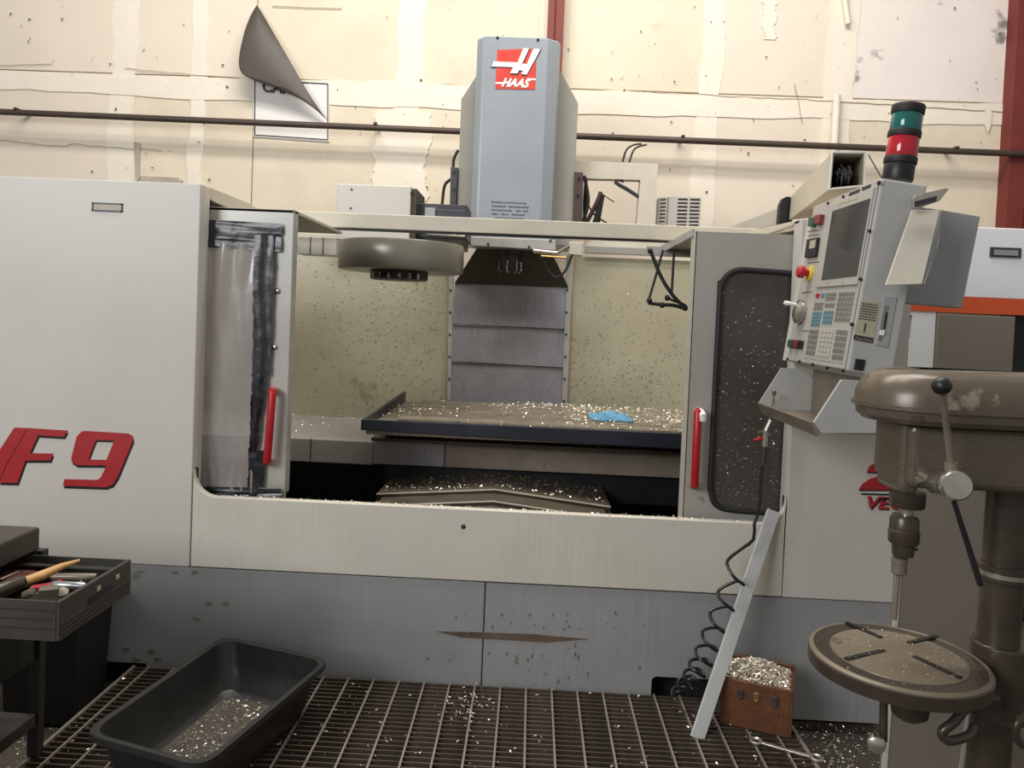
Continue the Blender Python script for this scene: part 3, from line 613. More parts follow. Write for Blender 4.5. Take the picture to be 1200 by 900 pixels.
# left door
xd = at(345, 245, Y=DY).x
ld_outer = [(-1.45, DY, .80), (xd, DY, .79), (xd, DY, 2.008), (-1.45, DY, 2.008)]
wl_ = [at(x_, y_, Y=DY) for x_, y_ in ((232, 290), (299, 291), (294, 500), (290, 545), (283, 560), (270, 566), (235, 566))]
wl_[0] = V((-1.40, DY, wl_[0].z)); wl_[-1] = V((-1.40, DY, wl_[-1].z))
ld = MB().prism([ld_outer, wl_], (0, .02, 0)); ld.box(xd-.02, xd, DY+.02, DY+.06, .83, 2.008)
ldo = obj('sliding_door', ld, 'door_steel', mm, bevel=.003, segs=1, label='left sliding door sheathed in wrinkled plastic film')
obj('door_roof', MB().box(-1.9, xd, DY, 3.94, 1.996, 2.008), 'beige', ldo)
ntx, ntz = 26, 60; vs2 = []
f0 = at(228, 284, Y=DY); f1 = at(309, 284, Y=DY); fb = at(240, 574, Y=DY)
for j in range(ntz+1):
    for i in range(ntx+1):
        x_ = -1.415+(f1.x+.415+1.0)*i/ntx; z_ = f0.z+(fb.z-f0.z)*j/ntz
        dy = .006*math.sin(i*.9+1.2*math.sin(j*.15))*math.exp(-j/14)+.0022*math.sin(i*.35+j*.17)+.0012*math.sin(j*.31-i*.8)+(.004*math.sin(i*1.7) if j > 54 else 0)
        vs2.append(V((x_, DY-.014+dy, z_)))
mb = MB().add(vs2, [(j*(ntx+1)+i, j*(ntx+1)+i+1, (j+1)*(ntx+1)+i+1, (j+1)*(ntx+1)+i) for j in range(ntz) for i in range(ntx)], True)
obj('plastic_film', mb, 'film', ldo)
def tape(pts, Yt, amp=.004, nm='tape'):
    q = pp(pts, Yt); mb = MB(); n_ = 24; m2 = 5; vs_2 = []
    ph = random.uniform(0, 6); ph2 = random.uniform(.2, .5)
    for j in range(n_+1):
        for i in range(m2+1):
            p_ = bil(q, i/m2, j/n_); p_.y += amp*.8*math.sin(i*1.6+ph+.9*math.sin(j*ph2))+random.uniform(-amp, amp)*.25; 
            if i in (0, m2): p_.x += random.uniform(-.003, .003)
            vs_2.append(p_)
    mb.add(vs_2, [(j*(m2+1)+i, j*(m2+1)+i+1, (j+1)*(m2+1)+i+1, (j+1)*(m2+1)+i) for j in range(n_) for i in range(m2)], True)
    return obj(nm, mb, 'tape', ldo)
tape([(236, 257), (331, 262), (329, 295), (235, 289)], DY-.014); tape([(298, 275), (322, 276), (316, 440), (295, 440)], DY-.02); tape([(295, 438), (313, 438), (300, 530), (292, 530)], DY-.024, .006); tape([(291, 528), (311, 528), (307, 583), (290, 583)], DY-.02); tape([(230, 570), (330, 572), (330, 584), (236, 584)], DY-.02)
mb = MB()
for x_, y_ in ((329.5, 267), (325, 341), (321.5, 407)): mb.lathe(at(x_, y_, Y=DY-.006), (0, 1, 0), [(.005, 0), (.010, .002), (.013, .004), (.013, .007)], 14)
obj('screw', mb, 'chrome', ldo)
def grip(pts, Y0, par, m_='red', r=.016, off=.055):
    P = [at(*pts[0], Y=Y0), at(*pts[0], Y=Y0-off), at(*pts[1], Y=Y0-off), at(*pts[1], Y=Y0)]
    q = [P[0], P[0].lerp(P[1], .6), P[0].lerp(P[1], .95)+(P[2]-P[1])*.02, P[1].lerp(P[2], .06), P[1].lerp(P[2], .5), P[1].lerp(P[2], .94), P[3].lerp(P[2], .95)-(P[2]-P[1])*.02, P[3].lerp(P[2], .6), P[3]]
    return obj('handle', MB().tube(q, r, 12), m_, par, label='red pull handle')
h = grip([(319.5, 458), (313, 541)], DY-.0, ldo, off=.05)
# right door
xd2 = at(816, 270, Y=DY).x
oo = [(xd2, DY, .79), (1.3, DY, .79), (1.3, DY, 1.985), (xd2, DY, 1.985)]
wn = [(843.5, 560), (843.5, 345)]
wv = [(831.5, 572), (843, 350), (844, 336), (849, 326), (857, 319), (868, 316), (885, 317), (900, 318), (925, 320), (950, 322), (975, 323.5), (990, 330), (992, 345), (986, 590), (980, 602), (965, 605), (920, 602), (880, 599.5), (860, 598), (845, 595), (836, 588)]
wvP = pp(wv, DY)
cxs = sum(p_.x for p_ in wvP)/len(wvP)
rd = MB().prism([[V(p_) for p_ in oo], wvP], (0, .02, 0)); rdo = obj('sliding_door', rd, 'door_grey', mm, bevel=.002, segs=1, label='right sliding door with smoked window and black gasket')
obj('door_edge', MB().prism([(xd2-.002, DY+.0, .79), (xd2-.002, DY, 1.985), (xd2-.008, DY+.055, 1.985), (xd2-.008, DY+.055, .79)], (.006, 0, 0)), 'beige', rdo)
obj('door_roof', MB().box(xd2, 1.3, DY+.02, 3.94, 1.975, 1.985), 'beige', rdo)
obj('roof_lip', MB().prism([(xd2-.012, DY+.02, 1.995), (xd2-.012, 3.94, 2.0), (xd2-.012, 3.94, 1.965), (xd2-.012, DY+.02, 1.965)], (.012, 0, 0)), 'door_steel', rdo)
obj('window_gasket', MB().tube([p_+V((0, -.004, 0)) for p_ in smooth_path(wvP+[wvP[0]], 5)], .011, 8), 'rubber', rdo)
obj('smoked_window', MB().prism([p_+V((0, .006, 0)) for p_ in wvP], (0, .006, 0)), 'smoke', rdo)
mb = MB()
for i in range(520):
    x_ = random.uniform(840, 925); y_ = 330+270*random.random()**.6; mb.flake(at(x_, y_, Y=DY+.004), random.choice((.0015, .0025, .004)), (0, 1, 0))
obj('stuck_chip', mb, 'chips', rdo, kind='stuff')
h = grip([(818, 482), (814, 569)], DY, rdo, off=.06)
P0 = at(818, 482, Y=DY); obj('worn_bend', MB().tube([P0, P0+V((0, -.05, 0)), P0+V((.004, -.064, -.008)), P0+V((.004, -.0625, -.03))], .0172, 12), 'decal_white', rdo)
# washdown pipes by the right door
for pts in ([(762, 293), (775, 325), (790, 348), (804, 361)], [(777, 293), (768, 325), (761, 349)], [(760, 355), (775, 357), (790, 358), (804, 362)], [(790, 294), (787, 345)], [(780, 348), (786, 351), (804, 358)]):
    cable(pts, 3.7, .009 if pts[0][0] in (762, 760) else .006, 'rubber', nm='washdown_line')
for x_, y_ in ((761, 352), (782, 349), (776, 357.5), (803, 361), (762, 294)): obj('hose_joint', MB().lathe(at(x_, y_, Y=3.7)-V((.012, 0, 0)), (1, 0, 0), [(.007, 0), (.014, .004), (.014, .018), (.007, .024)], 10), 'rubber', mm)
q = at(765, 288, Y=3.85); obj('line_bracket', MB().box(q.x-.03, q.x+.2, 3.83, 3.86, q.z-.05, q.z-.005), 'door_steel', mm)
# chips stuck on interior panels
mb = MB(); mb2 = MB()
for i in range(2400):
    if random.random() < .62: x_ = 345+180*random.random()**.7; y_ = 305+180*random.random()
    else: x_ = random.uniform(668, 800); y_ = 320+155*random.random()**.6
    (mb if random.random() < .72 else mb2).flake(at(x_, y_, Y=BY-.003), random.choice((.002, .004, .006)), (0, 1, 0))
for i in range(500):
    x_ = random.uniform(532, 658); y_ = 340+130*random.random()**.7; (mb if random.random() < .6 else mb2).flake(at(x_, y_, Y=wy-.02), random.choice((.002, .003, .005)), (0, 1, 0))
obj('stuck_chip', mb, 'chips_dark', mm, kind='stuff', label='dark chips stuck on the splash panels'); obj('stuck_chip', mb2, 'chips', mm, kind='stuff')

# ---------------------------------------------------------------- chips lying about
mb = MB()
for i in range(6500):
    u = random.random(); y_ = 3.97+1.15*random.random(); x_ = tl+.05+(tr_-tl-.1)*u
    dens = .12+.7*max(0, math.sin(x_*3+1)*math.cos(y_*5))+(.4 if x_ > .2 else 0)-(.1 if x_ < -.2 else 0)
    if y_ < 4.3 and u < .75: dens *= .3
    if random.random() > dens: continue
    mb.flake((x_, y_, 1.043+random.random()**3*.012), random.choice((.003, .004, .007)))
tag(obj('table_chips', mb, 'chips', kind='stuff', origin=(0, 4.5, 1.04)), 'bright curled metal chips strewn over the machine table', 'metal chips')
mb = MB()
for i in range(420):
    x_ = random.uniform(xL+.02, xR-.02); k_ = random.random(); y_ = 3.86+.36*k_; zz = .738-.052*abs(x_-xP)/(.6)
    mb.flake((x_, y_, zz+.004), random.choice((.003, .005, .008)))
for i in range(260):
    mb.flake((random.uniform(Xl+.15, xr0-.12), random.uniform(FR, FR+.045), zA+.002), random.choice((.003, .005)))
for i in range(300): mb.flake((random.uniform(-1.9, xs0), random.uniform(4.6, 5.48) if random.random() < .4 else random.gauss(5.42, .05), .837+random.random()**2*.02), random.choice((.004, .007)))
for i in range(500): mb.flake((random.uniform(xs0, 1.2), random.uniform(4.09, 4.2), .928+random.random()*.012), random.choice((.004, .006)))
tag(obj('cover_chips', mb, 'chips', kind='stuff', origin=(0, 3.9, .74)), 'chips on the peaked way covers, shelf and door sill below the table', 'metal chips')
# blue rag
n_ = 22; vs2 = []; rc = at(716, 489, Y=4.42)
for j in range(n_+1):
    for i in range(n_+1):
        u = i/n_*2-1; v_ = j/n_*2-1; x_ = rc.x+u*.13*(1-.12*abs(v_)); y_ = 4.47+v_*.14+.02*math.sin(u*4)
        e = max(0, 1-max(abs(u), abs(v_))**3)
        z_ = 1.046+e*(.014+.010*math.sin(u*7+v_*4)+.009*math.cos(v_*9-u*5)+.005*math.sin(u*13)+.008)
        vs2.append(V((x_, y_, max(1.044, z_))))
mb = MB().add(vs2, [(j*(n_+1)+i, j*(n_+1)+i+1, (j+1)*(n_+1)+i+1, (j+1)*(n_+1)+i) for j in range(n_) for i in range(n_)], True)
o = tag(obj('rag', mb, 'rag', origin=(rc.x, 4.47, 1.045)), 'crumpled blue shop rag lying on the chip covered table', 'rag'); o.modifiers.new('s', 'SOLIDIFY').thickness = .003

# ================================================================ CONTROL CONSOLE
O_ = V((.977, 2.973, 1.481)); yaw = -1.586; tilt = .124; CW, CH, CD = .581, .60, .143
cu_ = V((math.cos(yaw), math.sin(yaw), 0)); n0 = V((-math.sin(yaw), math.cos(yaw), 0)); cv = math.cos(tilt)*V((0, 0, 1))+math.sin(tilt)*n0
cn = cv.cross(cu_); cn = -cn if cn.dot(n0) < 0 else cn
def K(a, b_, c=0): return O_+cu_*a+cv*b_+cn*c
def kf(px, py, c=0): return at_plane(px, py, O_+cn*c, cn)
def ks(px, py, a=0): return at_plane(px, py, O_+cu_*(CW+a), cu_)
cc = thing('control_console', (O_.x+.05, 2.68, 1.27), 'grey hanging control console with dark screen, keypad and red emergency stop', 'control panel')
def kbox(a0, a1, b0, b1, c0, c1): return MB().hexa([K(a0, b0, c0), K(a1, b0, c0), K(a1, b0, c1), K(a0, b0, c1), K(a0, b1, c0), K(a1, b1, c0), K(a1, b1, c1), K(a0, b1, c1)])
obj('housing', kbox(0, CW, 0, CH, .004, CD), 'console', cc, bevel=.006)
obj('face_plate', kbox(.006, CW-.012, .004, CH-.004, -.003, .004), 'console_face', cc, bevel=.002, segs=1)
obj('rear_flange', kbox(-.05, -.003, .0, CH-.05, .0, .05), 'white_panel', cc, bevel=.003)
def kq(q, h_, nm, m_, par=None, **kk):
    P = [kf(x_, y_, -.003) for x_, y_ in q]; return obj(nm, MB().prism(P, -cn*h_), m_, par or cc, **kk)
bz_ = kq([(974, 240), (1026, 219), (1005.5, 334), (957.5, 337.5)], .006, 'screen_bezel', 'console_face', bevel=.002, segs=1)
P = [kf(x_, y_, -.0095) for x_, y_ in ((975.8, 247.5), (1020.3, 232.5), (1004, 323.3), (962.8, 328.3))]
obj('screen', MB().prism(P, -cn*.001), 'screen', bz_)
mb = MB()
for x_, y_ in ((970, 238), (988, 230.5), (1030, 214), (1029, 214.5), (1018.5, 270.5), (1008, 327), (971, 332.5), (989, 331.5), (997.5, 380), (922.5, 420.5), (936.5, 423.5), (952, 427), (969, 431), (987.5, 434.5)): mb.lathe(kf(x_, y_, -.006), cn, [(.004, -.003), (.006, 0), (.006, .004)], 8)
obj('screw', mb, 'black', cc)
kq([(986, 236), (1008, 229), (1006.5, 233.5), (985, 240)], .007, 'title_strip', 'label')
for q in ([(996, 226), (1008, 221.5), (1007, 226), (995, 230)], [(1011, 219.5), (1021, 216), (1020, 220), (1010.5, 223.5)]): kq(q, .002, 'vent_slot', 'black')
def kbtn(q, h_, nm, m_, lab=None): return kq(q, h_, nm, m_, bevel=.002, segs=1, label=lab)
kbtn([(953, 255.5), (958.5, 255), (957, 266), (951.5, 266)], .018, 'push_button', 'green', 'green push button'); kbtn([(960, 253), (967, 251.5), (965, 263), (958.5, 263.5)], .018, 'push_button', 'dull_red', 'dull red push button')
m_ = kbtn([(949, 281), (961.5, 278.5), (958.5, 301), (946, 302.5)], .012, 'load_meter', 'black'); P = [kf(x_, y_, -.0155) for x_, y_ in ((949.8, 282.5), (956.7, 280.5), (955, 290.5), (948.6, 291.8))]; obj('meter_window', MB().prism(P, -cn*.002), 'label', m_)
c = kf(950, 320.5, -.003); es = obj('emergency_stop', MB().lathe(c, -cn, [(.030, 0), (.030, .006), (.026, .008)], 28), 'yellow', cc, label='yellow ring under the red stop button')
obj('stop_button', MB().lathe(c-cn*.008, -cn, [(.012, 0), (.013, .014), (.022, .018), (.023, .034), (.017, .041)], 28), 'red', es)
c = kf(941, 366, -.003); hw = obj('jog_wheel', MB().lathe(c, -cn, [(.040, 0), (.042, .006), (.045, .010), (.044, .022), (.030, .030), (.012, .034)], 36), 'chrome', cc, label='silver jog handwheel')
obj('wheel_knob', MB().lathe(c-cn*.03+cv*.024, -cn, [(.006, 0), (.007, .024), (.009, .028), (.007, .044)], 16), 'decal_white', hw)
kbtn([(927, 398), (943, 399.5), (941, 409.5), (925.5, 407.5)], .006, 'switch_plate', 'black'); kbtn([(927.5, 398.5), (931, 399), (929.8, 407.6), (926.3, 407)], .014, 'push_button', 'green', 'green cycle button'); kbtn([(933.5, 399.5), (937.5, 400), (936.2, 408.5), (932.4, 408)], .014, 'push_button', 'dull_red', 'red feed hold button')
for y_ in (271, 276, 308, 343, 388): kq([(947 if y_ < 320 else 940, y_), (960 if y_ < 320 else 952, y_-1.6), (960 if y_ < 320 else 952, y_-.8), (947 if y_ < 320 else 940, y_+.8)], .001, 'printed_line', 'ink')
# keypad: blocks of keys laid over the membrane
kp = kq([(956, 342), (1003.5, 339.5), (988, 426), (942.5, 419.5)], .0015, 'keypad', 'console_face')
KQ = [kf(x_, y_, -.0048) for x_, y_ in ((956, 342), (1003.5, 339.5), (988, 426), (942.5, 419.5))]
def keys(s0, s1, t0, t1, nx, ny, m_, lab=None):
    mb = MB()
    for i in range(nx):
        for j in range(ny):
            a0 = s0+(s1-s0)*(i+.12)/nx; a1 = s0+(s1-s0)*(i+.88)/nx; b0 = t0+(t1-t0)*(j+.14)/ny; b1 = t0+(t1-t0)*(j+.86)/ny
            mb.prism([bil(KQ, a0, b0), bil(KQ, a1, b0), bil(KQ, a1, b1), bil(KQ, a0, b1)], -cn*.0025)
    obj('key_block', mb, m_, kp, label=lab)
keys(.02, .14, .02, .10, 1, 1, 'red', 'single red key'); keys(.16, .28, .02, .10, 1, 1, 'key_blue'); keys(.3, .56, .02, .14, 4, 2, 'key_grey'); keys(.62, .98, .02, .44, 5, 6, 'key_grey')
keys(.02, .28, .16, .28, 3, 2, 'key_grey'); keys(.32, .56, .17, .24, 4, 1, 'key_grey'); keys(.02, .28, .30, .52, 3, 4, 'key_blue', 'blue keys'); keys(.32, .58, .28, .48, 3, 3, 'key_blue'); keys(.02, .28, .56, .95, 4, 5, 'key_grey'); keys(.32, .66, .54, .95, 4, 6, 'key_pale'); keys(.72, .98, .54, .97, 4, 5, 'key_grey')
# things on the side of the console
def sq(q, h_, nm, m_, par=None, a=.0, **kk): return obj(nm, MB().prism([ks(x_, y_, a) for x_, y_ in q], cu_*h_), m_, par or cc, **kk)
lb_ = sq([(1008.5, 352), (1031.5, 354.5), (1022.5, 402.5), (1000, 398)], .0015, 'warning_label', 'label')
mb = MB(); LQ = [ks(x_, y_, .002) for x_, y_ in ((1008.5, 352), (1031.5, 354.5), (1022.5, 402.5), (1000, 398))]
for j in range(7):
    s_ = .1
    while s_ < .9:
        w_ = random.uniform(.04, .16); mb.prism([bil(LQ, s_, .06+j*.062), bil(LQ, min(.92, s_+w_), .06+j*.062), bil(LQ, min(.92, s_+w_), .09+j*.062), bil(LQ, s_, .09+j*.062)], cu_*.0006); s_ += w_+.04
mb.prism([bil(LQ, .42, .55), bil(LQ, .52, .55), bil(LQ, .5, .78), bil(LQ, .44, .78)], cu_*.0006)
obj('printed_text', mb, 'ink', lb_, kind='stuff')
mb = MB().prism([bil(LQ, .0, .87), bil(LQ, 1, .87), bil(LQ, 1, 1), bil(LQ, 0, 1)], cu_*.0006); obj('label_bar', mb, 'black', lb_)
mb = MB(); o = ks(1002, 397.6, .0035); text(mb, 'CAUTION', o, ks(1021.5, 401.6, .0035)-o, ks(1003, 394.2, .0035)-o, shear=.2); obj('lettering', mb, 'label', lb_)
ds = sq([(1035.5, 346.5), (1051, 348), (1040.5, 408), (1025.5, 404.5)], .004, 'disk_slot', 'holder', bevel=.0015, segs=1)
obj('slot_opening', MB().prism([ks(x_, y_, .004) for x_, y_ in ((1037, 358), (1042, 358.5), (1033, 400), (1029, 399))], cu_*.001), 'table_top', ds)
obj('slot_lever', MB().prism([ks(x_, y_, .005) for x_, y_ in ((1038, 366), (1040, 366), (1037, 386), (1035, 386))], cu_*.002), 'black', ds)
obj('slot_button', MB().prism([ks(x_, y_, .005) for x_, y_ in ((1031, 386.5), (1036, 387), (1035, 393), (1030, 392.5))], cu_*.006), 'decal_white', ds)
sq([(1002.5, 420), (1013.5, 421.5), (1011, 434.5), (1000, 433)], .006, 'power_socket', 'black', bevel=.001, segs=1)
# signal lamp, axis along the console
bs = K(.50, CH, .085); lt = at_plane(1065, 124, bs, V((0, 1, 0))); lb0 = at_plane(1051.5, 212, bs, V((0, 1, 0))); ax = (lt-lb0); Ln = ax.length; ax.normalize()
lampR = 17.3/900*bs.y
sl = thing('signal_lamp', lb0, 'two tier signal lamp, teal green over red, standing on the control console', 'signal lamp')
for nm, a, b_, m_, r in (('lamp_base', .0, .22, 'black', .96), ('spacer_ring', .22, .31, 'rubber', 1.03), ('red_lens', .31, .57, 'lamp_red', .97), ('spacer_ring', .57, .66, 'rubber', 1.03), ('green_lens', .66, .88, 'lamp_green', .97), ('lamp_cap', .88, 1.0, 'rubber', 1.03)):
    rr_ = lampR*r; obj(nm, MB().lathe(lb0+ax*Ln*a, ax, [(rr_*.97, 0), (rr_, .003), (rr_, Ln*(b_-a)-.003), (rr_*.97, Ln*(b_-a))], 32), m_, sl)
# catch-all bin under the console
np_ = [ks(x_, y_) for x_, y_ in ((985.5, 445), (1013, 446), (1043, 470), (1041, 500), (1036, 508), (962, 507.5), (953, 495))]
def xz(p_, y): return V((p_.x, y, p_.z))
yN = np_[0].y; yF = 2.96
bn = obj('catch_tray', MB().prism([xz(p_, yN) for p_ in np_], (0, .008, 0)), 'console', cc, bevel=.002, segs=1, label='grey tray hung below the console')
obj('tray_side', MB().prism([xz(p_, yF) for p_ in np_], (0, .008, 0)), 'console', bn)
zfl = np_[5].z
obj('tray_floor', MB().box(np_[5].x, np_[4].x, yN+.008, yF, zfl, zfl+.008), 'table_top', bn)
obj('tray_back', MB().box(np_[4].x-.02, np_[4].x-.012, yN+.008, yF, zfl, np_[1].z), 'table_top', bn)
obj('tray_lip', MB().prism([(np_[5].x, yN, np_[5].z), (np_[6].x, yN, np_[6].z), (np_[6].x-.01, yN, np_[6].z), (np_[5].x-.008, yN, np_[5].z-.012)], (0, yF-yN, 0)), 'table_top', bn)
e0 = at(904, 478, Y=2.96)
# document holder with clipboard
YH = 2.62
dh = obj('document_holder', MB().prism(pp([(1072, 242), (1098, 245), (1149, 253.6), (1127.5, 361), (1060, 355.5)], YH), (0, .05, 0)), 'holder', cc, bevel=.003, label='blue grey sheet metal box behind the console')
cb_ = thing('clipboard', ks(1068, 334, .02), 'clipboard with bowed beige sheet and metal clip hung on the side of the console', 'clipboard')
C4 = [ks(1068.5, 246, .010), ks(1102, 246, .010), ks(1081, 333, .085), ks(1037.5, 334.5, .085)]
obj('sheet', MB().prism(C4, cu_*-.006), 'paper', cb_, bevel=.002, segs=1)
obj('support_flap', MB().prism([ks(1102, 246, .008), ks(1098, 288, .02), ks(1094, 300, .02), ks(1082, 332, .078), ks(1084, 325, .06)], cn*.004), 'holder', cb_)
cp = [ks(x_, y_, .03) for x_, y_ in ((1067, 233), (1072, 229), (1105, 221), (1110, 222), (1099, 236), (1068, 247))]
obj('clip', MB().prism(cp, cu_*.014), 'chrome', cb_, bevel=.003); obj('clip_grip', MB().prism([ks(x_, y_, .045) for x_, y_ in ((1071, 236), (1098, 229), (1096, 236), (1072, 243))], cu_*.004), 'dark_metal', cb_, bevel=.001, segs=1)
# ================================================================ CABLE DUCT
def quadP(pts, Y): return pp(pts, Y)
cd = thing('cable_duct', at(971, 222, Y=2.95), 'open ended square beige duct with bundled cables above the console', 'cable duct')
Yn, Yf_ = 2.95, 4.7
N_ = pp([(975.5, 178), (1014, 178.5), (1013, 218), (971.5, 222)], Yn); Fq = [at(927, 230, Y=Yf_), None, None, at(925, 258, Y=Yf_)]
vec = (Fq[0]+Fq[3])/2-(N_[0]+N_[3])/2; t_ = .006
for i, nm in ((0, 'duct_wall'), (1, 'duct_wall'), (2, 'duct_wall'), (3, 'duct_wall')):
    a, b_ = N_[i], N_[(i+1) % 4]; ctr = sum(N_, V())/4; inw = (ctr-(a+b_)/2).normalized()*t_
    obj(nm, MB().prism([a, b_, b_+inw, a+inw], vec), 'duct', cd)
ed = MB().tube(N_+[N_[0]], .004, 4); obj('duct_rim', ed, 'decal_white', cd)
for k_ in range(26):
    ctr = sum(N_, V())/4; a_ = random.uniform(0, 6.28); r_ = random.uniform(.0, .034); z_ = ctr+V((r_*math.cos(a_), .04, r_*math.sin(a_)-.015))
    P = [z_+V((.045, .22, -.005)), z_+V((.015, .1, .01)), z_+V((.0, .0, .015)), z_+V((.012, .03, -.01)), z_+V((.04, .15, -.012))]
    obj('bundled_cable', MB().tube(smooth_path(P, 5), .0032, 6), 'cable_grey' if k_ % 3 else 'rubber', cd)
f2 = pp([(916, 231), (929, 230), (927, 257), (913, 262)], 4.72)
tag(obj('duct_joint', MB().prism(pp([(914, 240), (917, 233), (922, 230), (929, 231), (929, 258), (926, 263), (912, 264)], 4.72), (0, .05, 0)), 'black', cd, bevel=.004))
cd2 = tag(obj('duct_section', MB().prism(pp([(914, 243), (915, 262), (852, 276), (851, 268)], 5.0), (0, .06, 0)), 'beige', cd))
mb = MB().tube([at(1018, 182, Y=2.9), at(1033, 208, Y=2.62)], .0025, 6); tag(obj('lamp_wire', mb, 'rubber', cc))
# grille box on the machine's roof
gx = pp([(784, 230), (822, 231), (820, 268), (782, 268)], 5.7)
gb = thing('grille_box', gx[3], 'small pale box with rows of dark slots standing behind the top rail', 'box')
obj('case', MB().prism(gx, (0, .1, 0)), 'grille', gb, bevel=.003)
g2 = pp([(772, 231.5), (783, 230.5), (781, 268), (770, 268)], 5.72); obj('end_case', MB().prism(g2, (0, .1, 0)), 'grille', gb, bevel=.003)
for j in range(8):
    for s0, s1 in ((.28, .58), (.66, .95)): obj('slot', MB().prism([bil(gx, s0, .06+j*.115)+V((0, -.002, 0)), bil(gx, s1, .06+j*.115)+V((0, -.002, 0)), bil(gx, s1, .11+j*.115)+V((0, -.002, 0)), bil(gx, s0, .11+j*.115)+V((0, -.002, 0))], (0, .003, 0)), 'seam', gb)
    obj('slot', MB().prism([bil(g2, .2, .06+j*.115)+V((0, -.002, 0)), bil(g2, .8, .06+j*.115)+V((0, -.002, 0)), bil(g2, .8, .10+j*.115)+V((0, -.002, 0)), bil(g2, .2, .10+j*.115)+V((0, -.002, 0))], (0, .003, 0)), 'seam', gb)

# ================================================================ SECOND MACHINE, far right
Y2 = 4.3
sm = thing('second_machine', (2.9, 4.8, 0), 'white enclosed machine with an orange band, partly hidden at the right edge', 'machine')
x0 = at(1062, 360, Y=Y2).x; xw = at(1138, 300, Y=Y2).x; zt2 = at(1148, 266, Y=Y2).z; zo = at(1160, 349.5, Y=Y2).z; zo2 = at(1160, 368, Y=Y2).z
obj('upper_panel', MB().box(at(1085, 300, Y=Y2).x, 4.0, Y2, 5.6, zo, zt2), 'white2', sm, bevel=.006)
obj('orange_band', MB().box(at(1040, 360, Y=Y2).x, 4.0, Y2-.004, 5.6, zo2, zo-.001), 'orange', sm)
ob_ = [at(1069, 370, Y=Y2).x, at(1079, 400, Y=Y2).x, at(1093, 400, Y=Y2).x]; zz0 = at(1080, 406, Y=Y2).z; zz1 = at(1080, 370, Y=Y2).z
xq = at(1050, 380, Y=Y2).x
hole = pp([(1057, 369), (1069, 369), (1067, 398), (1056, 407)], Y2)
obj('lower_panel', MB().prism([[V((xq, Y2, .002)), V((at(1095, 400, Y=Y2).x, Y2, .002)), V((at(1095, 400, Y=Y2).x, Y2, zo2)), V((xq, Y2, zo2))], hole], (0, .03, 0)), 'white2', sm)
obj('opening_back', MB().box(xq, at(1095, 400, Y=Y2).x, Y2+.12, Y2+.14, .002, zo2), 'black', sm)
obj('red_strip', MB().prism(pp([(1049, 392), (1053, 392), (1048, 430), (1044, 430)], Y2-.02), (0, .02, 0)), 'dark_red', sm)
obj('door_panel', MB().box(at(1097, 380, Y=Y2).x, at(1187, 380, Y=Y2).x, Y2-.02, Y2+.02, .03, zo2-.01), 'lean_panel', sm, bevel=.004)
obj('dark_interior', MB().box(at(1187, 380, Y=Y2).x, 4.0, Y2+.1, Y2+.12, .002, zo2), 'black', sm)
obj('end_panel', MB().box(3.97, 4.0, Y2, 5.6, .002, zo2), 'white2', sm); obj('end_panel', MB().box(xq, xq+.03, Y2+.03, 5.6, .002, zo2), 'white2', sm)
c = at(1178, 296, Y=Y2); wd = .17; hd = .055
obj('latch_frame', MB().box(c.x-wd/2, c.x+wd/2, Y2-.006, Y2, c.z-hd/2, c.z+hd/2), 'dark_metal', sm, bevel=.002, segs=1); obj('latch_plate', MB().box(c.x-wd/2+.02, c.x+wd/2-.02, Y2-.009, Y2-.004, c.z-hd/2+.012, c.z+hd/2-.014), 'bright_steel', sm)

# ================================================================ LEANING PANEL behind the drill press
YB = 2.35
b0 = at(1037, 890, Y=YB); 
def onp(x_, y_): return at(x_, y_, Y=YB)
q = [onp(1094, 385), onp(1188, 388), onp(1127, 889), onp(1037, 890)]
q = [onp(1056, 585), onp(1166, 590), onp(1127, 889), onp(1037, 890)]
ext = (q[3]-q[0]).normalized(); q[3] = q[3]+ext*(q[3].z/abs(ext.z)-.004); ext = (q[2]-q[1]).normalized(); q[2] = q[2]+ext*(q[2].z/abs(ext.z)-.004)
q[0] = onp(1067, 500); q[1] = onp(1178, 505)
lpn = thing('leaning_sheet', (q[3]+q[2])/2, 'tall grey painted metal sheet standing behind the drill press', 'metal sheet')
obj('sheet', MB().prism(q, (0, .04, 0)), 'lean_panel', lpn, bevel=.004); obj('edge_strip', MB().prism([q[0]+V((-.004, -.002, 0)), q[0]+V((.004, -.004, 0)), q[3]+V((.004, -.004, 0)), q[3]+V((-.004, -.002, 0))], (0, .02, 0)), 'beige', lpn)
obj('edge_strip', MB().prism([q[1]+V((-.006, -.004, 0)), q[1]+V((.006, -.002, 0)), q[2]+V((.006, -.002, 0)), q[2]+V((-.006, -.004, 0))], (0, .02, 0)), 'door_grey', lpn)

# ================================================================ GRATING PLATFORM
gz = .13; gx0, gx1, gy0, gy1 = -1.555, 1.025, 1.55, 3.03
gp = thing('grating_platform', (0, 2.3, 0), 'steel bar grating platform on the floor along the front of the machine', 'platform')
proto = None; n_ = int((gy1-gy0)/.0302)
me0 = None
for i in range(n_):
    y_ = gy1-.012-i*.0302
    if proto is None: proto = obj('bearing_bar', MB().box(gx0+.01, gx1-.01, y_-.0028, y_+.0028, gz-.032, gz), 'grating', gp)
    else:
        c_ = proto.copy(); COL.objects.link(c_); c_.location = proto.location+V((0, -i*.0302, 0))
x_ = at(556, 808, Z=gz).x; x_ -= .1016*int((x_-gx0)/.1016); first = None; k_ = 0
while x_ < gx1-.02:
    if first is None: first = obj('cross_rod', MB().box(x_-.0035, x_+.0035, gy0, gy1, gz-.008, gz+.002), 'grating_rod', gp); fx = x_
    else:
        c_ = first.copy(); COL.objects.link(c_); c_.location = first.location+V((x_-fx, 0, 0))
    x_ += .1016
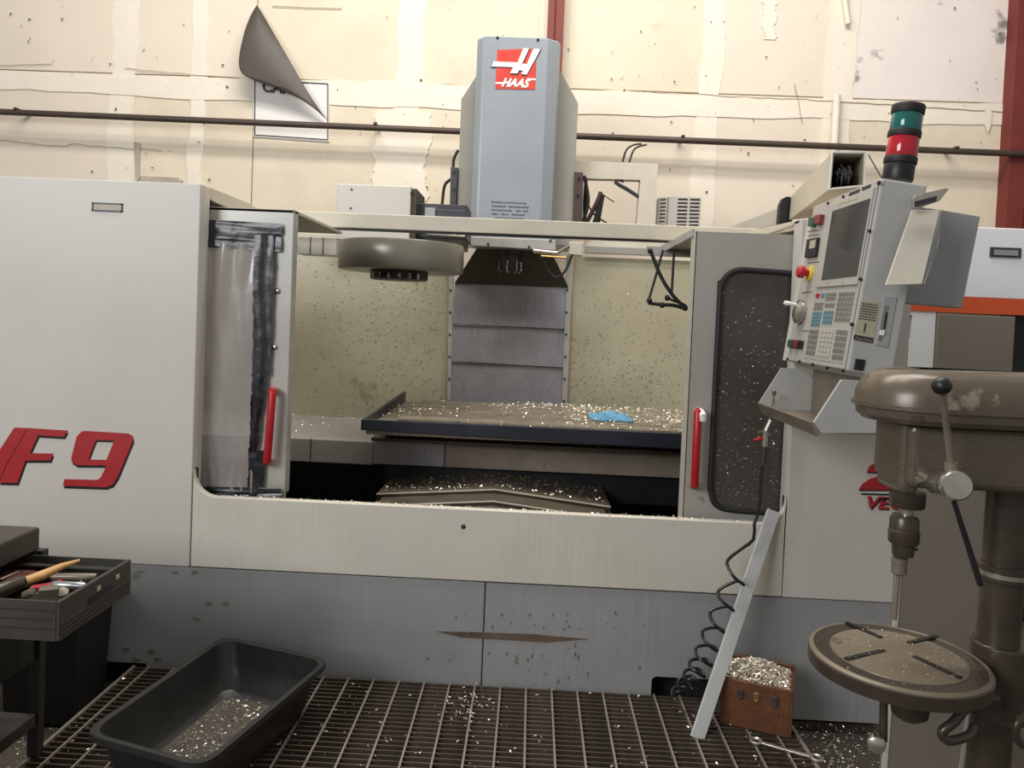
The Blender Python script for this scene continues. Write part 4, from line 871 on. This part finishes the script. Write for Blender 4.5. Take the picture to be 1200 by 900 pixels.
for a in ((gx0-.004, gx0+.008, gy0, gy1), (gx1-.008, gx1+.004, gy0, gy1), (gx0, gx1, gy0-.006, gy0+.002)): obj('edge_bar', MB().box(a[0], a[1], a[2], a[3], gz-.04, gz+.002), 'grating_rod', gp)
for x_ in (-1.4, -.4, .4, .95):
    for y_ in (1.65, 2.4, 2.95): obj('support_foot', MB().box(x_-.02, x_+.02, y_-.02, y_+.02, 0, gz-.033), 'cart_dark', gp)

# ================================================================ BLACK TUB
rimz = .32
Rm = [at(262, 745, Z=rimz), at(387, 772, Z=rimz), at(238, 897, Z=rimz), at(97, 858, Z=rimz)]
ctr = sum(Rm, V())/4
def rquad(Q4, z, inset, rad=.07, n=5):
    c_ = sum(Q4, V())/4; out = []
    P4 = []
    for i in range(4):
        e1 = (Q4[i-1]-Q4[i]).normalized(); e2 = (Q4[(i+1) % 4]-Q4[i]).normalized(); P4.append(Q4[i]+(e1+e2)*inset)
    for i in range(4):
        p0 = P4[i]+(P4[i-1]-P4[i]).normalized()*rad; p2 = P4[i]+(P4[(i+1) % 4]-P4[i]).normalized()*rad
        for k_ in range(n+1):
            t_ = k_/n; p_ = p0*(1-t_)**2+P4[i]*2*t_*(1-t_)+p2*t_*t_; out.append(V((p_.x, p_.y, z)))
    return out
rings = [rquad(Rm, rimz-.02, -.006), rquad(Rm, rimz-.002, -.004), rquad(Rm, rimz, .002), rquad(Rm, rimz-.004, .016), rquad(Rm, rimz-.08, .035), rquad(Rm, gz+.03, .062), rquad(Rm, gz+.014, .085)]
outer = [rquad(Rm, rimz-.02, -.006), rquad(Rm, rimz-.022, .02), rquad(Rm, gz+.012, .055), rquad(Rm, gz+.003, .07)]
def loft(rings, cap):
    mb = MB(); n_ = len(rings[0]); vs2 = [p_ for r_ in rings for p_ in r_]
    fs2 = [(i*n_+k_, i*n_+(k_+1) % n_, (i+1)*n_+(k_+1) % n_, (i+1)*n_+k_) for i in range(len(rings)-1) for k_ in range(n_)]
    if cap: fs2.append(tuple((len(rings)-1)*n_+k_ for k_ in range(n_)))
    return mb.add(vs2, fs2, True)
tb0 = thing('mixing_tub', (ctr.x, ctr.y, gz), 'large black plastic mixing tub lying on the grating', 'tub')
def raw(nm, mb, m_, par):      # like obj, without normal fixing
    return obj(nm, mb, m_, par)
mbt = loft(rings, True); mo = loft(outer, True); o_ = len(mbt.v)
mbt.add(mo.v, mo.f, True)
obj('tub_body', mbt, 'tub', tb0)
mb = MB(); bt = rquad(Rm, gz+.02, .1)
b4 = [V((p_.x, p_.y, gz+.017)) for p_ in [Rm[i]+((Rm[i-1]-Rm[i]).normalized()+(Rm[(i+1) % 4]-Rm[i]).normalized())*.095 for i in range(4)]]
obj('grime_film', MB().prism(rquad(Rm, gz+.0145, .088), (0, 0, .002)), 'tub_grime', tb0)
for i in range(1100):
    s_, t_ = random.random(), random.random(); p_ = bil(b4, s_, t_); mb.flake(p_+V((0, 0, random.random()**3*.006)), random.choice((.0015, .0025, .004, .006)))
tag(obj('tub_chips', mb, 'chips', kind='stuff', origin=(ctr.x, ctr.y, gz+.02)), 'scattered bright chips on the bottom of the black tub', 'metal chips')

# ================================================================ CRATE with chips
q0 = at(843, 847, Z=gz+.002); q1 = at(927, 866, Z=gz+.002); e = (q1-q0); e.z = 0; Lx = e.length; e.normalize(); d = V((-e.y, e.x, 0)); dp = .19; hh = .172
wc = thing('wooden_box', q0+e*Lx/2+d*dp/2, 'brown stained wooden box heaped with chips behind the aluminium bar', 'box')
def wbox(a0, a1, b0, b1, z0, z1): 
    f = lambda a, b_, z: q0+e*a+d*b_+V((0, 0, z)); return MB().hexa([f(a0, b0, z0), f(a1, b0, z0), f(a1, b1, z0), f(a0, b1, z0), f(a0, b0, z1), f(a1, b0, z1), f(a1, b1, z1), f(a0, b1, z1)])
obj('front_board', wbox(0, Lx, 0, .012, 0, hh), 'wood', wc, bevel=.002, segs=1); obj('back_board', wbox(0, Lx, dp-.012, dp, 0, hh+.02), 'wood', wc, bevel=.002, segs=1)
obj('end_board', wbox(0, .012, .012, dp-.012, 0, hh), 'wood', wc); obj('end_board', wbox(Lx-.012, Lx, .012, dp-.012, 0, hh), 'wood', wc); obj('bottom_board', wbox(.012, Lx-.012, .012, dp-.012, 0, .012), 'wood', wc)
for a in (.07, .125, .19):
    obj('latch', MB().obox(q0+e*a-d*.003+V((0, 0, hh-.045)), e*.011, d*.003, V((0, 0, .014))).lathe(q0+e*a-d*.004+V((0, 0, hh-.06)), d, [(.004, -.006), (.007, 0)], 8), 'dark_metal' if a != .125 else 'brass', wc, bevel=.001, segs=1)
mb = MB()
for i in range(2600):
    a = random.uniform(.015, Lx-.015); b_ = random.uniform(.015, dp-.015); h_ = (hh-.012)+.05*math.sin(math.pi*a/Lx)*math.sin(math.pi*b_/dp)+random.uniform(-.012, .014)
    mb.flake(q0+e*a+d*b_+V((0, 0, h_)), random.choice((.004, .006, .008)))
obj_ = obj('box_chips', mb, 'chips', kind='stuff', origin=q0+e*Lx/2+d*dp/2+V((0, 0, hh))); tag(obj_, 'heap of bright metal chips filling the brown wooden box', 'metal chips')
mb = MB(); 
n_ = 10; vs2 = [q0+e*(.012+(Lx-.024)*i/n_)+d*(.013+(dp-.026)*j/n_)+V((0, 0, (hh-.022)+.045*math.sin(math.pi*i/n_)*math.sin(math.pi*j/n_))) for j in range(n_+1) for i in range(n_+1)]
mb.add(vs2, [(j*(n_+1)+i, j*(n_+1)+i+1, (j+1)*(n_+1)+i+1, (j+1)*(n_+1)+i) for j in range(n_) for i in range(n_)], True); obj('packed_chips', mb, 'oily_steel', wc)
# aluminium bar leaning
T0, T1 = at(900, 596, Y=3.03), at(914.5, 601, Y=3.03); B0, B1 = at(809.5, 862.5, Z=gz+.004), None
B1 = at(825, 869.5, Y=B0.y)
nb_ = (T1-T0).cross(B0-T0).normalized(); nb_ = nb_ if nb_.y > 0 else -nb_
tag(obj('aluminium_bar', MB().prism([T0, T1, B1, B0], nb_*.012), 'alu', origin=(B0+B1)/2, bevel=.0015, segs=1), 'long flat aluminium bar leaning against the front of the machine', 'metal bar')
# wrench
w0 = at(886, 868.5, Z=gz+.008); w1 = at(957, 888.5, Z=gz+.008); wd_ = (w1-w0).normalized(); wn_ = V((-wd_.y, wd_.x, 0))
mb = MB(); 
sp_ = thing('spanner', (w0+w1)/2-V((0, 0, .006)), 'double ring spanner lying on the grating in front of the wooden box', 'spanner')
obj('shank', MB().obox((w0+w1)/2, wd_*((w1-w0).length/2-.016), wn_*.0085, V((0, 0, .004))), 'chrome', sp_, bevel=.002)
for p_ in (w0, w1): obj('ring_end', MB().tube([p_+wd_*.018*math.cos(a*math.pi/8)+wn_*.018*math.sin(a*math.pi/8) for a in range(16)], .0065, 8, closed=True), 'chrome', sp_)

# ================================================================ AIR HOSE
ah = thing('air_hose', at(796, 818, Y=2.93), 'black coiled air hose with a blow gun hanging beside the right door', 'air hose')
YA = 2.9
straight = [at(p_.x, p_.y, Y=YA) for p_ in smooth_path([V(p_) for p_ in ((896, 524, 0), (893, 550, 0), (891, 580, 0), (888, 602, 0), (884, 614, 0))], 6)]
lefts = [(853, 661), (842.6, 696.6), (833, 721.5), (824, 744), (816, 764), (809, 779.5), (802.4, 792), (795, 802), (788, 813)]
cusps = [(871.6, 685.4), (860, 716), (850, 742), (842, 763.7), (834.7, 780.7), (825.6, 793), (818, 802), (811.5, 810), (804, 815)]
loops_ = []; prev = (884, 632)
for i, ((lx, ly), (rx_, ry)) in enumerate(zip(lefts, cusps)):
    w_ = rx_-lx; hl = .9 if i < 5 else 1.0; dY = w_/900*YA*.45
    if i: loops_ += [at(prev[0]-w_*.45, prev[1]-3.5-i*.9, Y=YA+dY)]
    else: loops_ += [at(872, 641, Y=YA+dY*.5)]
    loops_ += [at(lx+1, ly-6, Y=YA+dY*.6), at(lx, ly+3, Y=YA), at(lx+w_*.4, ry-9+i*.6, Y=YA-dY*.8), at(rx_, ry, Y=YA-dY*.3)]
    prev = (rx_, ry)
loops_ = [V((p_.x, min(p_.y, 3.03), max(p_.z, gz+.012))) for p_ in loops_]
pt_ = straight+[at(883, 632, Y=YA)]+smooth_path(loops_, 5)
obj('coiled_tube', MB().tube(smooth_path(pt_, 2), .0062, 8), 'hose', ah)
obj('blow_gun', MB().tube([at(896, 524, Y=YA), at(897, 505, Y=YA)], .011, 10).tube([at(897, 505, Y=YA), at(903, 492, Y=YA)], .008, 8).tube([at(889, 506, Y=YA), at(903, 510, Y=YA)], .008, 8), 'chrome', ah, label='metal blow gun')
obj('gun_nozzle', MB().tube([at(901, 495, Y=YA), at(906, 470, Y=YA), at(907, 463, Y=YA)], .003, 6).lathe(at(907, 464, Y=YA), (0, 0, 1), [(.004, 0), (.008, .006), (.008, .02), (.003, .024)], 10), 'oily_steel', ah)
obj('gun_trigger', MB().tube([at(896, 513, Y=YA), at(883, 516, Y=YA)], [.009, .004], 8), 'red', ah, label='red trigger')
obj('hose_fitting', MB().tube([at(896, 523, Y=YA), at(894.5, 545, Y=YA)], .012, 10), 'cast_dark', ah)
# ================================================================ FLOOR CHIPS
mb = MB()
for i in range(4200):
    if random.random() < .55: x_ = random.uniform(1.03, 1.75); y_ = random.uniform(2.1, 3.1)
    else: x_ = random.uniform(-2.4, -1.57); y_ = random.uniform(2.0, 3.0)
    mb.flake((x_, y_, .004+random.random()**3*.02), random.choice((.003, .004, .006)))
tag(obj('floor_chips', mb, 'chips', kind='stuff', origin=(0, 2.4, 0)), 'metal chips scattered on the dark floor beside the grating', 'metal chips')
mb = MB()
for i in range(700): mb.flake((random.uniform(gx0, gx1), gy1-(gy1-gy0)*random.random(), gz+.004), random.choice((.002, .004, .006)))
for i in range(90): mb.flake((random.gauss(-.19, .05), random.gauss(2.85, .07), gz+.004), .006)
tag(obj('grating_chips', mb, 'chips', kind='stuff', origin=(0, 2.4, gz)), 'small bright chips caught on the steel grating bars', 'metal chips')
# ================================================================ TOOL CART, left
D0 = at(75.5, 705, Z=.80); D1 = at(150, 655, Z=.80); xf = (D0.x+D1.x)/2; yn_, yf_ = D0.y, D1.y; zb3 = .80-.108
tc_ = thing('tool_cabinet', (-1.7, 2.2, 0), 'brown grey tool cabinet at the left edge with one drawer pulled open', 'tool cabinet')
ctp = at(47.6, 617, Y=yf_+.03); xc = ctp.x; yc0, yc1 = yn_-.03, yf_+.03
obj('cabinet_top', MB().box(xc-1.0, xc, yc0, yc1, ctp.z-.075, ctp.z), 'cart', tc_, bevel=.008)
obj('cabinet_back', MB().box(xc-1.0, xc-.01, yc1-.012, yc1, .45, ctp.z-.075), 'cart_dark', tc_)
obj('cabinet_side', MB().box(xc-1.0, xc-.01, yc0, yc0+.012, .45, ctp.z-.075), 'cart_dark', tc_)
obj('lower_drawer', MB().box(xc-.9, xc-.004, yc0+.014, yc1-.014, .45, zb3-.01), 'cart_dark', tc_, bevel=.003)
obj('corner_post', MB().box(xc-.03, xc+.005, yf_+.035, yf_+.065, .134, ctp.z-.08), 'cart_dark', tc_); obj('corner_post', MB().box(xc-.03, xc+.005, yc0-.03, yc0-.002, .134, ctp.z-.08), 'cart_dark', tc_)
cs = at(43, 838, Y=yf_+.02); obj('lower_shelf', MB().box(xc-1.0, xc, yc0, yf_+.03, cs.z-.04, cs.z), 'cart', tc_, bevel=.004)
dwr = obj('drawer', MB().box(xf-.012, xf, yn_, yf_, zb3, .80), 'cart', tc_, bevel=.002, segs=1, label='open drawer full of tools')
obj('drawer_side', MB().box(xf-.75, xf-.012, yn_, yn_+.006, zb3, .798), 'cart', dwr); obj('drawer_side', MB().box(xf-.75, xf-.012, yf_-.006, yf_, zb3, .798), 'drawer_in', dwr); obj('drawer_bottom', MB().box(xf-.75, xf-.012, yn_+.006, yf_-.006, zb3, zb3+.005), 'drawer_in', dwr)
obj('drawer_ledge', MB().box(xf-.75, xf-.012, yf_-.03, yf_-.006, .77, .775), 'cart', dwr)
for z_ in (.018, .03, .042): obj('drawer_rib', MB().box(xf-.0, xf+.003, yn_+.004, yf_-.004, zb3+z_, zb3+z_+.005), 'cart', dwr)
for z_ in (.03, .055, .08): obj('drawer_groove', MB().box(xf-.7, xf-.02, yn_-.002, yn_+.001, zb3+z_, zb3+z_+.003), 'cart_dark', dwr)
obj('label_recess', MB().box(xf-.001, xf+.002, yn_+.13, yn_+.25, zb3+.045, zb3+.068), 'black', dwr)
for y_ in (yn_+.17, yn_+.27): obj('sticker', MB().box(xf, xf+.002, y_, y_+.018, .765, .778), 'label', dwr)
zt4 = zb3+.07
def rod(nm, p0, p1, r0, r1, m_, lab, cat, par=None, grp=None):
    o = tag(obj(nm, MB().tube([p0, p0.lerp(p1, .05), p0.lerp(p1, .95), p1], [r0*.8, r0, r1, r1*.8], 12), m_, origin=(p0+p1)/2), lab, cat, grp); return o
ham = thing('wooden_handled_tool', at(60, 675, Z=.80), 'tool with a pale wooden handle and grey grip lying across the open drawer', 'hand tool')
hp = [at(93, 657, Z=.835), at(72, 664, Z=.83), at(50, 674, Z=.822), at(30, 681, Z=.815)]
obj('handle', MB().tube(hp, [.005, .010, .014, .013], 12), 'handle_wood', ham)
obj('grip', MB().tube([at(31, 681, Z=.815), at(20, 684, Z=.81), at(0, 692, Z=.80), at(-40, 706, Z=.79)], [.016, .019, .021, .02], 12), 'cast_dark', ham)
rod('steel_tube', at(60, 676, Z=zt4+.005), at(113, 676, Z=zt4+.005), .011, .011, 'oily_steel', 'dull steel tube at the back of the open drawer', 'tube', grp='steel tubes in the open drawer')
rod('steel_tube', at(61, 685, Z=zt4), at(100, 687, Z=zt4), .011, .012, 'bright_steel', 'short shiny steel tube in the middle of the open drawer', 'tube', grp='steel tubes in the open drawer')
rod('steel_rod', at(0, 679, Z=.79), at(22, 670, Z=.79), .003, .003, 'chrome', 'thin bright rod at the left edge of the open drawer', 'rod')
rod('drill_sleeve', at(99, 692, Z=zt4-.006), at(111, 680, Z=zt4-.006), .009, .009, 'cast_dark', 'dark sleeve against the drawer front', 'sleeve')
ctk = at(58, 693, Z=zt4-.01); tag(obj('steel_block', MB().obox(ctk, V((.024, .01, 0)), V((-.008, .018, 0)), V((0, 0, .012))), 'oily_steel', origin=ctk, bevel=.002), 'square grey steel block among the drawer tools', 'steel block')
ctk = at(73, 696, Z=zt4-.02); tag(obj('steel_nut', MB().lathe(ctk, (.3, -.5, .8), [(.012, 0), (.018, .002), (.018, .014), (.012, .016)], 6), 'oily_steel', origin=ctk), 'six sided steel nut near the drawer corner', 'nut')
ctk = at(38, 688, Z=zt4-.01); tag(obj('pliers', MB().tube([ctk, ctk+V((.03, .02, .0)), ctk+V((.06, .05, .005))], .006, 8).tube([ctk+V((0, -.01, 0)), ctk+V((.035, 0, .0)), ctk+V((.06, .045, .005))], .006, 8), 'red', origin=ctk), 'red handled pliers under the wooden handle', 'pliers')
ctk = at(18, 676, Z=zt4-.01); tag(obj('red_cloth', MB().obox(ctk, V((.05, .0, 0)), V((-.01, .05, 0)), V((0, 0, .008))), mat('dusty_red_cloth', (92, 52, 44), .9, var=.3, scale=30, bump=1, bscale=40), origin=ctk, bevel=.007, segs=3), 'dusty dark red cloth at the back of the drawer', 'cloth')
for i, (x_, y_, m_, lab) in enumerate(((28, 698, 'oily_steel', 'small dull socket at the near left of the drawer'), (44, 697, 'cast_dark', 'dark ring shaped collar beside the steel block'), (85, 690, 'chrome', 'bright socket touching the shiny tube'))):
    ctk = at(x_, y_, Z=zt4-.02); tag(obj('socket', MB().lathe(ctk, (.8, .3*i, .4), [(.009, 0), (.012, .002), (.012, .03), (.007, .032)], 14), m_, origin=ctk), lab, 'socket', 'sockets in the open drawer')
b0_ = at(53, 841, Y=2.9); b1_ = at(97, 841, Y=2.9)
bn_ = thing('black_bin', ((b0_.x+b1_.x)/2, 2.93, 0), 'black bin standing on the floor behind the tool cabinet', 'bin')
x0_, x1_ = b0_.x-.1, at(97, 800, Y=2.8).x
obj('bin_body', loft([[V((x_, y_, z_)) for x_, y_ in ((x0_+d_, 2.76+d_), (x1_-d_, 2.76+d_), (x1_-d_, 3.0-d_), (x0_+d_, 3.0-d_))] for z_, d_ in ((.012, .02), (.46, 0), (.46, .012), (.03, .03))], True), 'bin', bn_)
obj('bin_rim', MB().tube([(x0_, 2.76, .46), (x1_, 2.76, .46), (x1_, 3.0, .46), (x0_, 3.0, .46)], .01, 6, closed=True), 'bin', bn_)

# ================================================================ DRILL PRESS
DPY = 1.55
def dp(px, py, Y=DPY): return at(px, py, Y=Y)
tcn = dp(1056, 772); cxm = at(1171, 690, Y=DPY+.03)
ps = thing('drill_press', (cxm.x, DPY, 0), 'brown grey pillar drill press in the right foreground with a round slotted table', 'drill press')
ca = at(1181.5, 583, Y=DPY+.03); cb3 = at(1158.5, 889, Y=DPY+.03); pr = 23/900*DPY
dirc = (cb3-ca).normalized(); foot = ca+dirc*((ca.z-.0)/abs(dirc.z)); topc = ca-dirc*.2
obj('pillar', MB().tube([topc, foot+V((0, 0, .02))], pr, 32), 'cast_dark', ps)
obj('base_plate', MB().box(max(foot.x-.3, gx1+.03), foot.x+.14, DPY-.14, DPY+.2, 0, .05), 'press', ps, bevel=.012)
obj('pillar_collar', MB().tube([at(1176, 660, Y=DPY+.03), at(1174.5, 679, Y=DPY+.03)], pr+.008, 32), 'cast_dark', ps, bevel=.002, segs=1)
obj('collar_band', MB().tube([at(1175.4, 668, Y=DPY+.03), at(1175, 673, Y=DPY+.03)], pr+.0105, 32), 'chrome', ps)
# table
tR = 97/900*DPY; tcx, tcy = at(1052, 767, Y=DPY).x, DPY; tZ = at(1052, 767, Y=DPY).z
tbl = obj('drill_table', MB().lathe((tcx, tcy, tZ-.034), (0, 0, 1), [(tR-.02, 0), (tR-.003, .003), (tR, .008), (tR, .030), (tR-.003, .033), (tR-.009, .034), (tR-.012, .026), (tR-.038, .026), (tR-.041, .034), (.002, .036)], 72), 'press_table', ps, label='round cast iron table with chip gutter')
obj('table_rim', MB().lathe((tcx, tcy, tZ-.036), (0, 0, 1), [(tR-.01, 0), (tR+.001, .004), (tR+.0015, .028), (tR-.004, .0345), (tR-.009, .034)], 72), 'cast_dark', tbl)
for (xa_, ya_), (xb_, yb_) in (((991.7, 729), (1033, 747)), ((1065, 753), (1098, 745)), ((991, 772), (1035.6, 762)), ((1071, 769), (1126, 794))):
    p0 = at(xa_, ya_, Z=tZ+.0022); p1 = at(xb_, yb_, Z=tZ+.0022); u = (p1-p0)/2; v_ = V((-u.y, u.x, 0)).normalized()
    obj('table_slot', MB().obox((p0+p1)/2, u, v_*.005, V((0, 0, .0012))), 'black', tbl)
obj('table_hub', MB().lathe((tcx+.03, tcy, tZ-.13), (0, 0, 1), [(.02, 0), (.034, .01), (.04, .05), (.07, .095)], 24), 'cast_dark', ps)
arm0 = V((tcx+.03, tcy, tZ-.075)); arm1 = at(1172, 800, Y=DPY+.03)
obj('table_arm', MB().tube([arm0, arm0.lerp(arm1, .6)+V((0, 0, -.01)), V((arm1.x, arm1.y, arm0.z-.01))], [.03, .026, .036], 12), 'cast_dark', ps)
obj('table_clamp', MB().tube([at(1174, 752, Y=DPY+.03), at(1168, 838, Y=DPY+.03)], pr+.016, 28), 'cast_dark', ps, bevel=.004)
obj('clamp_handle', MB().tube(smooth_path([at(1168, 818, Y=DPY-.06), at(1135, 828, Y=DPY-.08), at(1118, 846, Y=DPY-.09), at(1104, 858, Y=DPY-.09), at(1112, 868, Y=DPY-.09), at(1135, 862, Y=DPY-.08), at(1142, 850, Y=DPY-.07)], 5), .009, 10), 'cast_dark', ps)
obj('clamp_handle', MB().tube(smooth_path([at(1205, 835, Y=DPY-.06), at(1193, 845, Y=DPY-.08), at(1190, 862, Y=DPY-.08), at(1200, 874, Y=DPY-.08)], 5), .008, 10), 'cast_dark', ps)
c = at(1035, 830, Y=DPY); d2 = at(1035, 868, Y=DPY)
obj('lock_stem', MB().tube([V((c.x, DPY, c.z+.02)), d2], .008, 10), 'cast_dark', ps); obj('lock_knob', MB().lathe(at(1027, 871, Y=DPY-.012), (-.4, -1, .1), [(.016, 0), (.018, .004), (.016, .012), (.008, .015)], 20), 'chrome', ps)
# head: belt cover
HY0, HY1 = DPY-.13, DPY+.15
zl0 = dp(1008, 448, HY0)
xh0 = at(1008, 455, Y=DPY).x; zc_top = at(1060, 429, Y=DPY).z-.0; zc_mid = at(1008, 466, Y=DPY-.08).z; zc_bot = at(1040, 497, Y=DPY-.12).z
def slab(xa, xb_, ya, yb, z, r, n=10):
    pts = []
    for cx_, cy_, a0 in ((xb_-.02, yb-.02, 0), (xa+r, yb-r, 90), (xa+r, ya+r, 180), (xb_-.02, ya+.02, 270)):
        rr_ = r if a0 in (90, 180) else .02
        for i in range(n+1):
            th = math.radians(a0+90*i/n); pts.append(V((cx_+rr_*math.cos(th), cy_+rr_*math.sin(th), z)))
    return pts
xh1 = xh0+.56; ya, yb = DPY-.12, DPY+.12
def hs(z, ins): return slab(xh0+ins, xh1-ins, ya+ins, yb-ins, z, .115-ins*.6)
zt5, zm5, zb5 = at(1050, 431, Y=DPY).z, at(1020, 474, Y=DPY-.06).z, at(1060, 500, Y=DPY-.12).z
cvr = obj('belt_cover', loft([hs(zm5, .0), hs(zm5+.02, .001), hs(zt5-.035, .006), hs(zt5-.015, .016), hs(zt5-.004, .034), hs(zt5, .06), hs(zt5+.002, .1)], True), 'press_dust', ps, label='rounded dusty belt cover')
obj('cover_seam', loft([hs(zm5-.006, .004), hs(zm5-.006, -.004), hs(zm5+.002, -.004), hs(zm5+.002, .004)], False), 'press', ps)
obj('cover_pan', loft([hs(zm5-.004, .002), hs(zb5+.01, .004), hs(zb5, .014)], True), 'press', ps)
# head casting and quill
hx0 = at(1066, 540, Y=DPY-.07).x; hzb = at(1120, 575, Y=DPY-.07).z
obj('head_casting', MB().box(hx0, xh1-.06, DPY-.075, DPY+.09, hzb, zb5), 'press', ps, bevel=.014, segs=3)
qx = at(1063, 585, Y=DPY-.0).x
q0x = at(1042, 530, Y=DPY).x
obj('quill_housing', MB().box(q0x, hx0+.03, DPY-.055, DPY+.055, at(1055, 579, Y=DPY-.05).z, zb5+.005), 'press', ps, bevel=.012, segs=3)
qc = V((at(1063, 590, Y=DPY).x, DPY, 0))
def zat(y_): return at(1063, y_, Y=DPY).z
obj('quill', MB().lathe((qc.x, DPY, zat(594)), (0, 0, 1), [(.031, 0), (.033, .003), (.033, zat(576)-zat(594))], 28), 'cast_dark', ps)
obj('spindle', MB().lathe((qc.x, DPY, zat(604)), (0, 0, 1), [(.012, 0), (.012, .02)], 16), 'chrome', ps)
hgt = zat(603)-zat(652); 
obj('chuck', MB().lathe((qc.x-.003, DPY, zat(652)), (0, 0, 1), [(.014, 0), (.020, .002), (.022, hgt*.3), (.027, hgt*.32), (.029, hgt*.36), (.0295, hgt*.62), (.0275, hgt*.65), (.0275, hgt*.9), (.022, hgt)], 32), 'cast_dark', ps)
obj('chuck_key_hole', MB().lathe((qc.x+.012, DPY-.0205, zat(640)), (.5, -.85, 0), [(.0035, 0), (.0035, .002)], 10), 'black', ps)
obj('drill_holder', MB().lathe((qc.x-.009, DPY, zat(674)), (0, 0, 1), [(.009, 0), (.0145, .004), (.0145, zat(660)-zat(674)), (.0155, zat(660)-zat(674)+.001), (.0155, zat(653)-zat(674)-.002), (.01, zat(653)-zat(674))], 20), 'oily_steel', ps)
obj('drill_bit', MB().tube([V((qc.x-.009, DPY, zat(673))), V((qc.x-.012, DPY, zat(727)))], .0046, 10), 'oily_steel', ps)
# feed hub and levers
hc = at(1122, 569, Y=DPY-.17); hbk = at(1100, 566, Y=DPY-.075)
obj('feed_shaft', MB().tube([hbk, hc], .024, 24), 'chrome', ps); axh = (hc-hbk).normalized()
hub = obj('feed_hub', MB().lathe(hc-axh*.03, axh, [(.024, 0), (.027, .004), (.027, .027), (.024, .031)], 28), 'chrome', ps)
lv0 = at(1115, 548, Y=DPY-.15); lv1 = at(1104, 456, Y=DPY-.19)
lv = obj('feed_lever', MB().tube([lv0, lv1], [.0065, .005], 10), 'oily_steel', ps); obj('lever_ball', MB().lathe(lv1-(lv1-lv0).normalized()*.008, (lv1-lv0), [(.006, 0), (.013, .004), (.0165, .011), (.0165, .018), (.012, .026), (.004, .030)], 20), 'black', lv)
obj('feed_lever', MB().tube([at(1118, 588, Y=DPY-.15), at(1149, 685, Y=DPY-.10)], [.0045, .006], 10), 'rubber', ps)
obj('lever_boss', MB().tube([at(1115, 552, Y=DPY-.15), at(1114.5, 542, Y=DPY-.15)], .011, 10), 'oily_steel', ps)
o = at(1072, 569, Y=DPY-.082)
obj('depth_pointer', MB().prism([at(x_, y_, Y=DPY-.078) for x_, y_ in ((1072, 558), (1084, 563), (1073, 568))], (0, .003, 0)), 'chrome', ps)
mb = MB()
for i in range(420):
    a_ = random.uniform(0, 6.283); r_ = random.uniform(tR-.037, tR-.014); mb.flake((tcx+r_*math.cos(a_), tcy+r_*math.sin(a_), tZ-.004), random.choice((.0015, .0025, .004)))
for i in range(130): 
    a_ = random.uniform(0, 6.283); r_ = (tR-.05)*random.random()**.4; mb.flake((tcx+r_*math.cos(a_), tcy+r_*math.sin(a_), tZ+.004), .0015)
tag(obj('drill_table_chips', mb, 'chips', kind='stuff', origin=(tcx, tcy, tZ)), 'fine chips in the gutter of the drill press table', 'metal chips')
